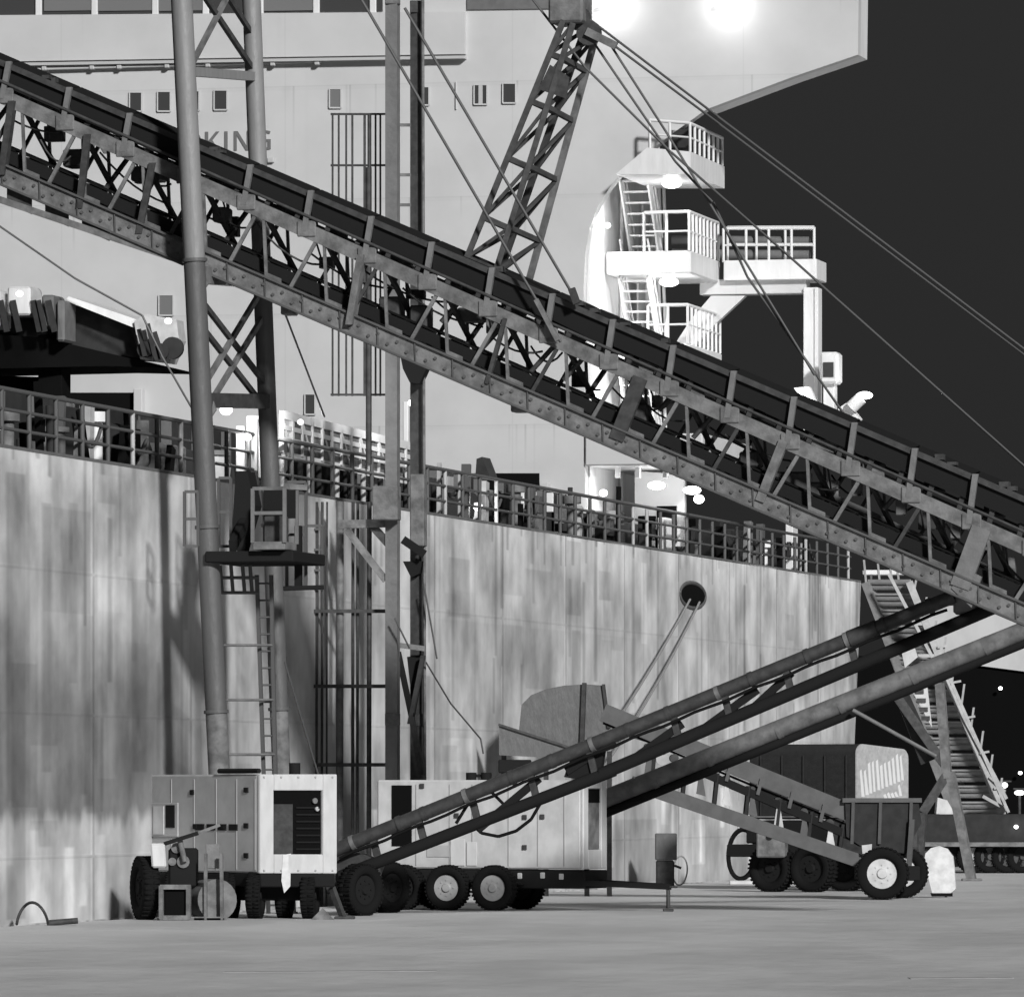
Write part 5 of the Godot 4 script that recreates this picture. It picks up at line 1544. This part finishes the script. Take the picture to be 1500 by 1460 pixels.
# ---------------------------------------------------------------- another ship, far lights
func build_far() -> void:
	var d = 300.0
	var c = P(1500, 0, d)
	var S = thing("far_ship", "distant dark hull with one broad pale band, berthed beyond the stern", "ship", Vector3(c.x, -2.0, c.z))
	slab(S, "lower_hull", [P(1180, 958, d), P(1345, 963, d), P(1420, 974, d), P(1900, 1036, d), P(1900, 1250, d), P(1180, 1250, d)], Vector3(6, 0, -24), M.far_hull)
	slab(S, "pale_band", [P(1336, 935, d - 0.2), P(1350, 890, d - 0.2), P(1440, 884, d - 0.2), P(1900, 930, d - 0.2), P(1900, 1034, d - 0.2), P(1420, 973, d - 0.2), P(1346, 962, d - 0.2)], Vector3(6, 0, -20), M.far_band)
	for q in [[1466, 1008], [1495, 1132]]:
		lamp(S, P(q[0], q[1], d - 0.5), 0.09, 0.0, "hull_lamp")
	d = 420.0
	var k = 0
	for q in [[1494, 1161, 0.2, "brightest lamp post low above the flatbed's end"], [1472, 1150, 0.12, "dim small lamp post just above the flatbed"]]:
		var dd: float = [262.0, 258.0][k]
		var p = P(q[0], q[1], dd)
		var L = thing("lamp_post", q[3], "lamp post", Vector3(p.x, 0, p.z), "far quay lamp posts")
		rod(L, "pole", Vector3(p.x, 0, p.z), p - UP * 0.1, 0.06, M.steel_dark, 8)
		block(L, "lamp_hood", p + Vector3(-0.25, 0.12, -0.1), Vector3(0.5, 0, 0), UP * 0.06, Vector3(0, 0, 0.25), M.steel_dark, 0.0)
		lamp(L, p, q[2], 0.6)
		k += 1

# ---------------------------------------------------------------- small things on the quay
func build_small() -> void:
	# pale board leaning by the wheel
	var d = 142.0
	var c = P(1382, 0, d)
	var B = thing("leaning_board", "pale round-topped board leaning beside the feed conveyor's wheel", "board", Vector3(c.x, 0, c.z))
	var face = []
	for q in [[1366, 1308], [1354, 1262], [1356, 1250], [1364, 1242], [1376, 1239], [1388, 1243], [1396, 1254], [1398, 1270], [1400, 1302], [1392, 1309]]:
		face.append(P(q[0], q[1], d))
	slab(B, "panel", face, Vector3(0.02, 0, -0.07), M.board)
	beam(B, "prop", P(1380, 1262, d + 0.1), Vector3(c.x + 0.1, 0.02, -d - 0.6), 0.05, 0.05, M.steel_dark)
	slab(B, "foot", [P(1364, 1308, d - 0.02), P(1396, 1308, d - 0.02), P(1396, 1313, d - 0.02), P(1366, 1313, d - 0.02)], Vector3(0, 0, -0.2), M.rubber)
	# hose coil upright by the ship's side
	d = 162.0
	var h = P(1087, 0, d)
	var H = thing("hose_coil", "dark hose coil standing upright against the hull behind the truck", "hose", Vector3(h.x, 0, h.z))
	for k in [0.0, 0.12, 0.22]:
		ring(H, "hose_turn", P(1087, 1251, d + k) + UP * 0.0, Vector3(0.33 - k * 0.1, 0, 0.05), Vector3(0.03, 0.60 - k * 0.12, 0), 0.045, M.rubber)
	block(H, "stand_foot", Vector3(h.x - 0.3, 0.0, h.z - 0.2), Vector3(0.6, 0, 0), UP * 0.1, Vector3(0, 0, 0.4), M.gen_pale, 0.02)
	block(H, "stand_head", P(1080, 1218, d + 0.3), Vector3(0.35, 0, 0), UP * 0.35, Vector3(0, 0, -0.1), M.gen_pale, 0.02)
	# dark bin with a grey lid cabinet by the hull
	d = 158.0
	var b = P(974, 0, d)
	var N = thing("storage_bin", "dark bin under a grey cabinet against the hull near the drawbar", "bin", Vector3(b.x, 0, b.z))
	block(N, "bin_body", Vector3(b.x - 0.2, 0.0, b.z), Vector3(0.42, 0, 0), UP * 0.62, Vector3(0, 0, -0.4), M.steel_dark, 0.03)
	block(N, "cabinet", Vector3(b.x - 0.22, 0.625, b.z), Vector3(0.5, 0, 0), UP * 0.62, Vector3(0, 0, -0.4), M.hood, 0.02)
	rod(N, "handle", Vector3(b.x + 0.22, 0.5, b.z + 0.04), Vector3(b.x + 0.38, 0.44, b.z + 0.04), 0.03, M.steel_dark, 6)
	# thin hoop of rope beside the bin
	d = 160.0
	var g = P(990, 0, d)
	var O = thing("rope_hoop", "thin hoop of rope standing beside the dark bin", "rope", Vector3(g.x, 0, g.z))
	ring(O, "rope_turn", Vector3(g.x + 0.1, 0.36, g.z), Vector3(0.17, 0, 0.0), Vector3(0.02, 0.34, 0), 0.02, M.rope)
	# rope loop on the ground at the ship's side
	d = 112.6
	var l = P(47, 0, d)
	var K = thing("hose_loop", "thin hose loop arched on the quay by the hull's shaded end", "hose", Vector3(l.x, 0, l.z))
	var arch = []
	for i in 15:
		var a = PI * i / 14.0
		arch.append(Vector3(l.x + 0.26 * cos(a), 0.02 + 0.36 * sin(a), l.z + 0.3 * sin(a * 2.0)))
	path_rod(K, "hose", arch, 0.025, M.steel_dark)
	rod(K, "hose_end", Vector3(l.x + 0.26, 0.04, l.z), Vector3(l.x + 0.75, 0.08, l.z), 0.05, M.steel_dark, 8)
	# mooring ropes from the chock down to a bollard behind the hopper
	var ch = HU(1004, 878, 0.12)
	var ch2 = HU(1018, 882, 0.12)
	var bol = HU(655, 1302, 0.9)
	bol.y = 0.0
	var R1 = thing("bollard", "squat mooring bollard at the quay edge behind the pale generator", "bollard", bol)
	var bp = rod(R1, "post", bol, bol + UP * 0.5, 0.17, M.steel_dark, 16)
	rod(bp, "cap", bol + UP * 0.5, bol + UP * 0.58, 0.25, M.steel_dark, 16)
	var m1 = thing("mooring_rope", "forward mooring rope running from the hull chock down to the quay", "rope", bol + UP * 0.4, "mooring ropes from the chock")
	path_rod(m1, "strand", sagging(ch, bol + UP * 0.42, 0.5, 14), 0.028, M.rope_grey)
	var m2 = thing("mooring_rope", "after mooring rope of the pair running from the hull chock", "rope", bol + UP * 0.3, "mooring ropes from the chock")
	path_rod(m2, "strand", sagging(ch2, bol + UP * 0.3 + A * 0.2, 0.8, 14), 0.028, M.rope_grey)
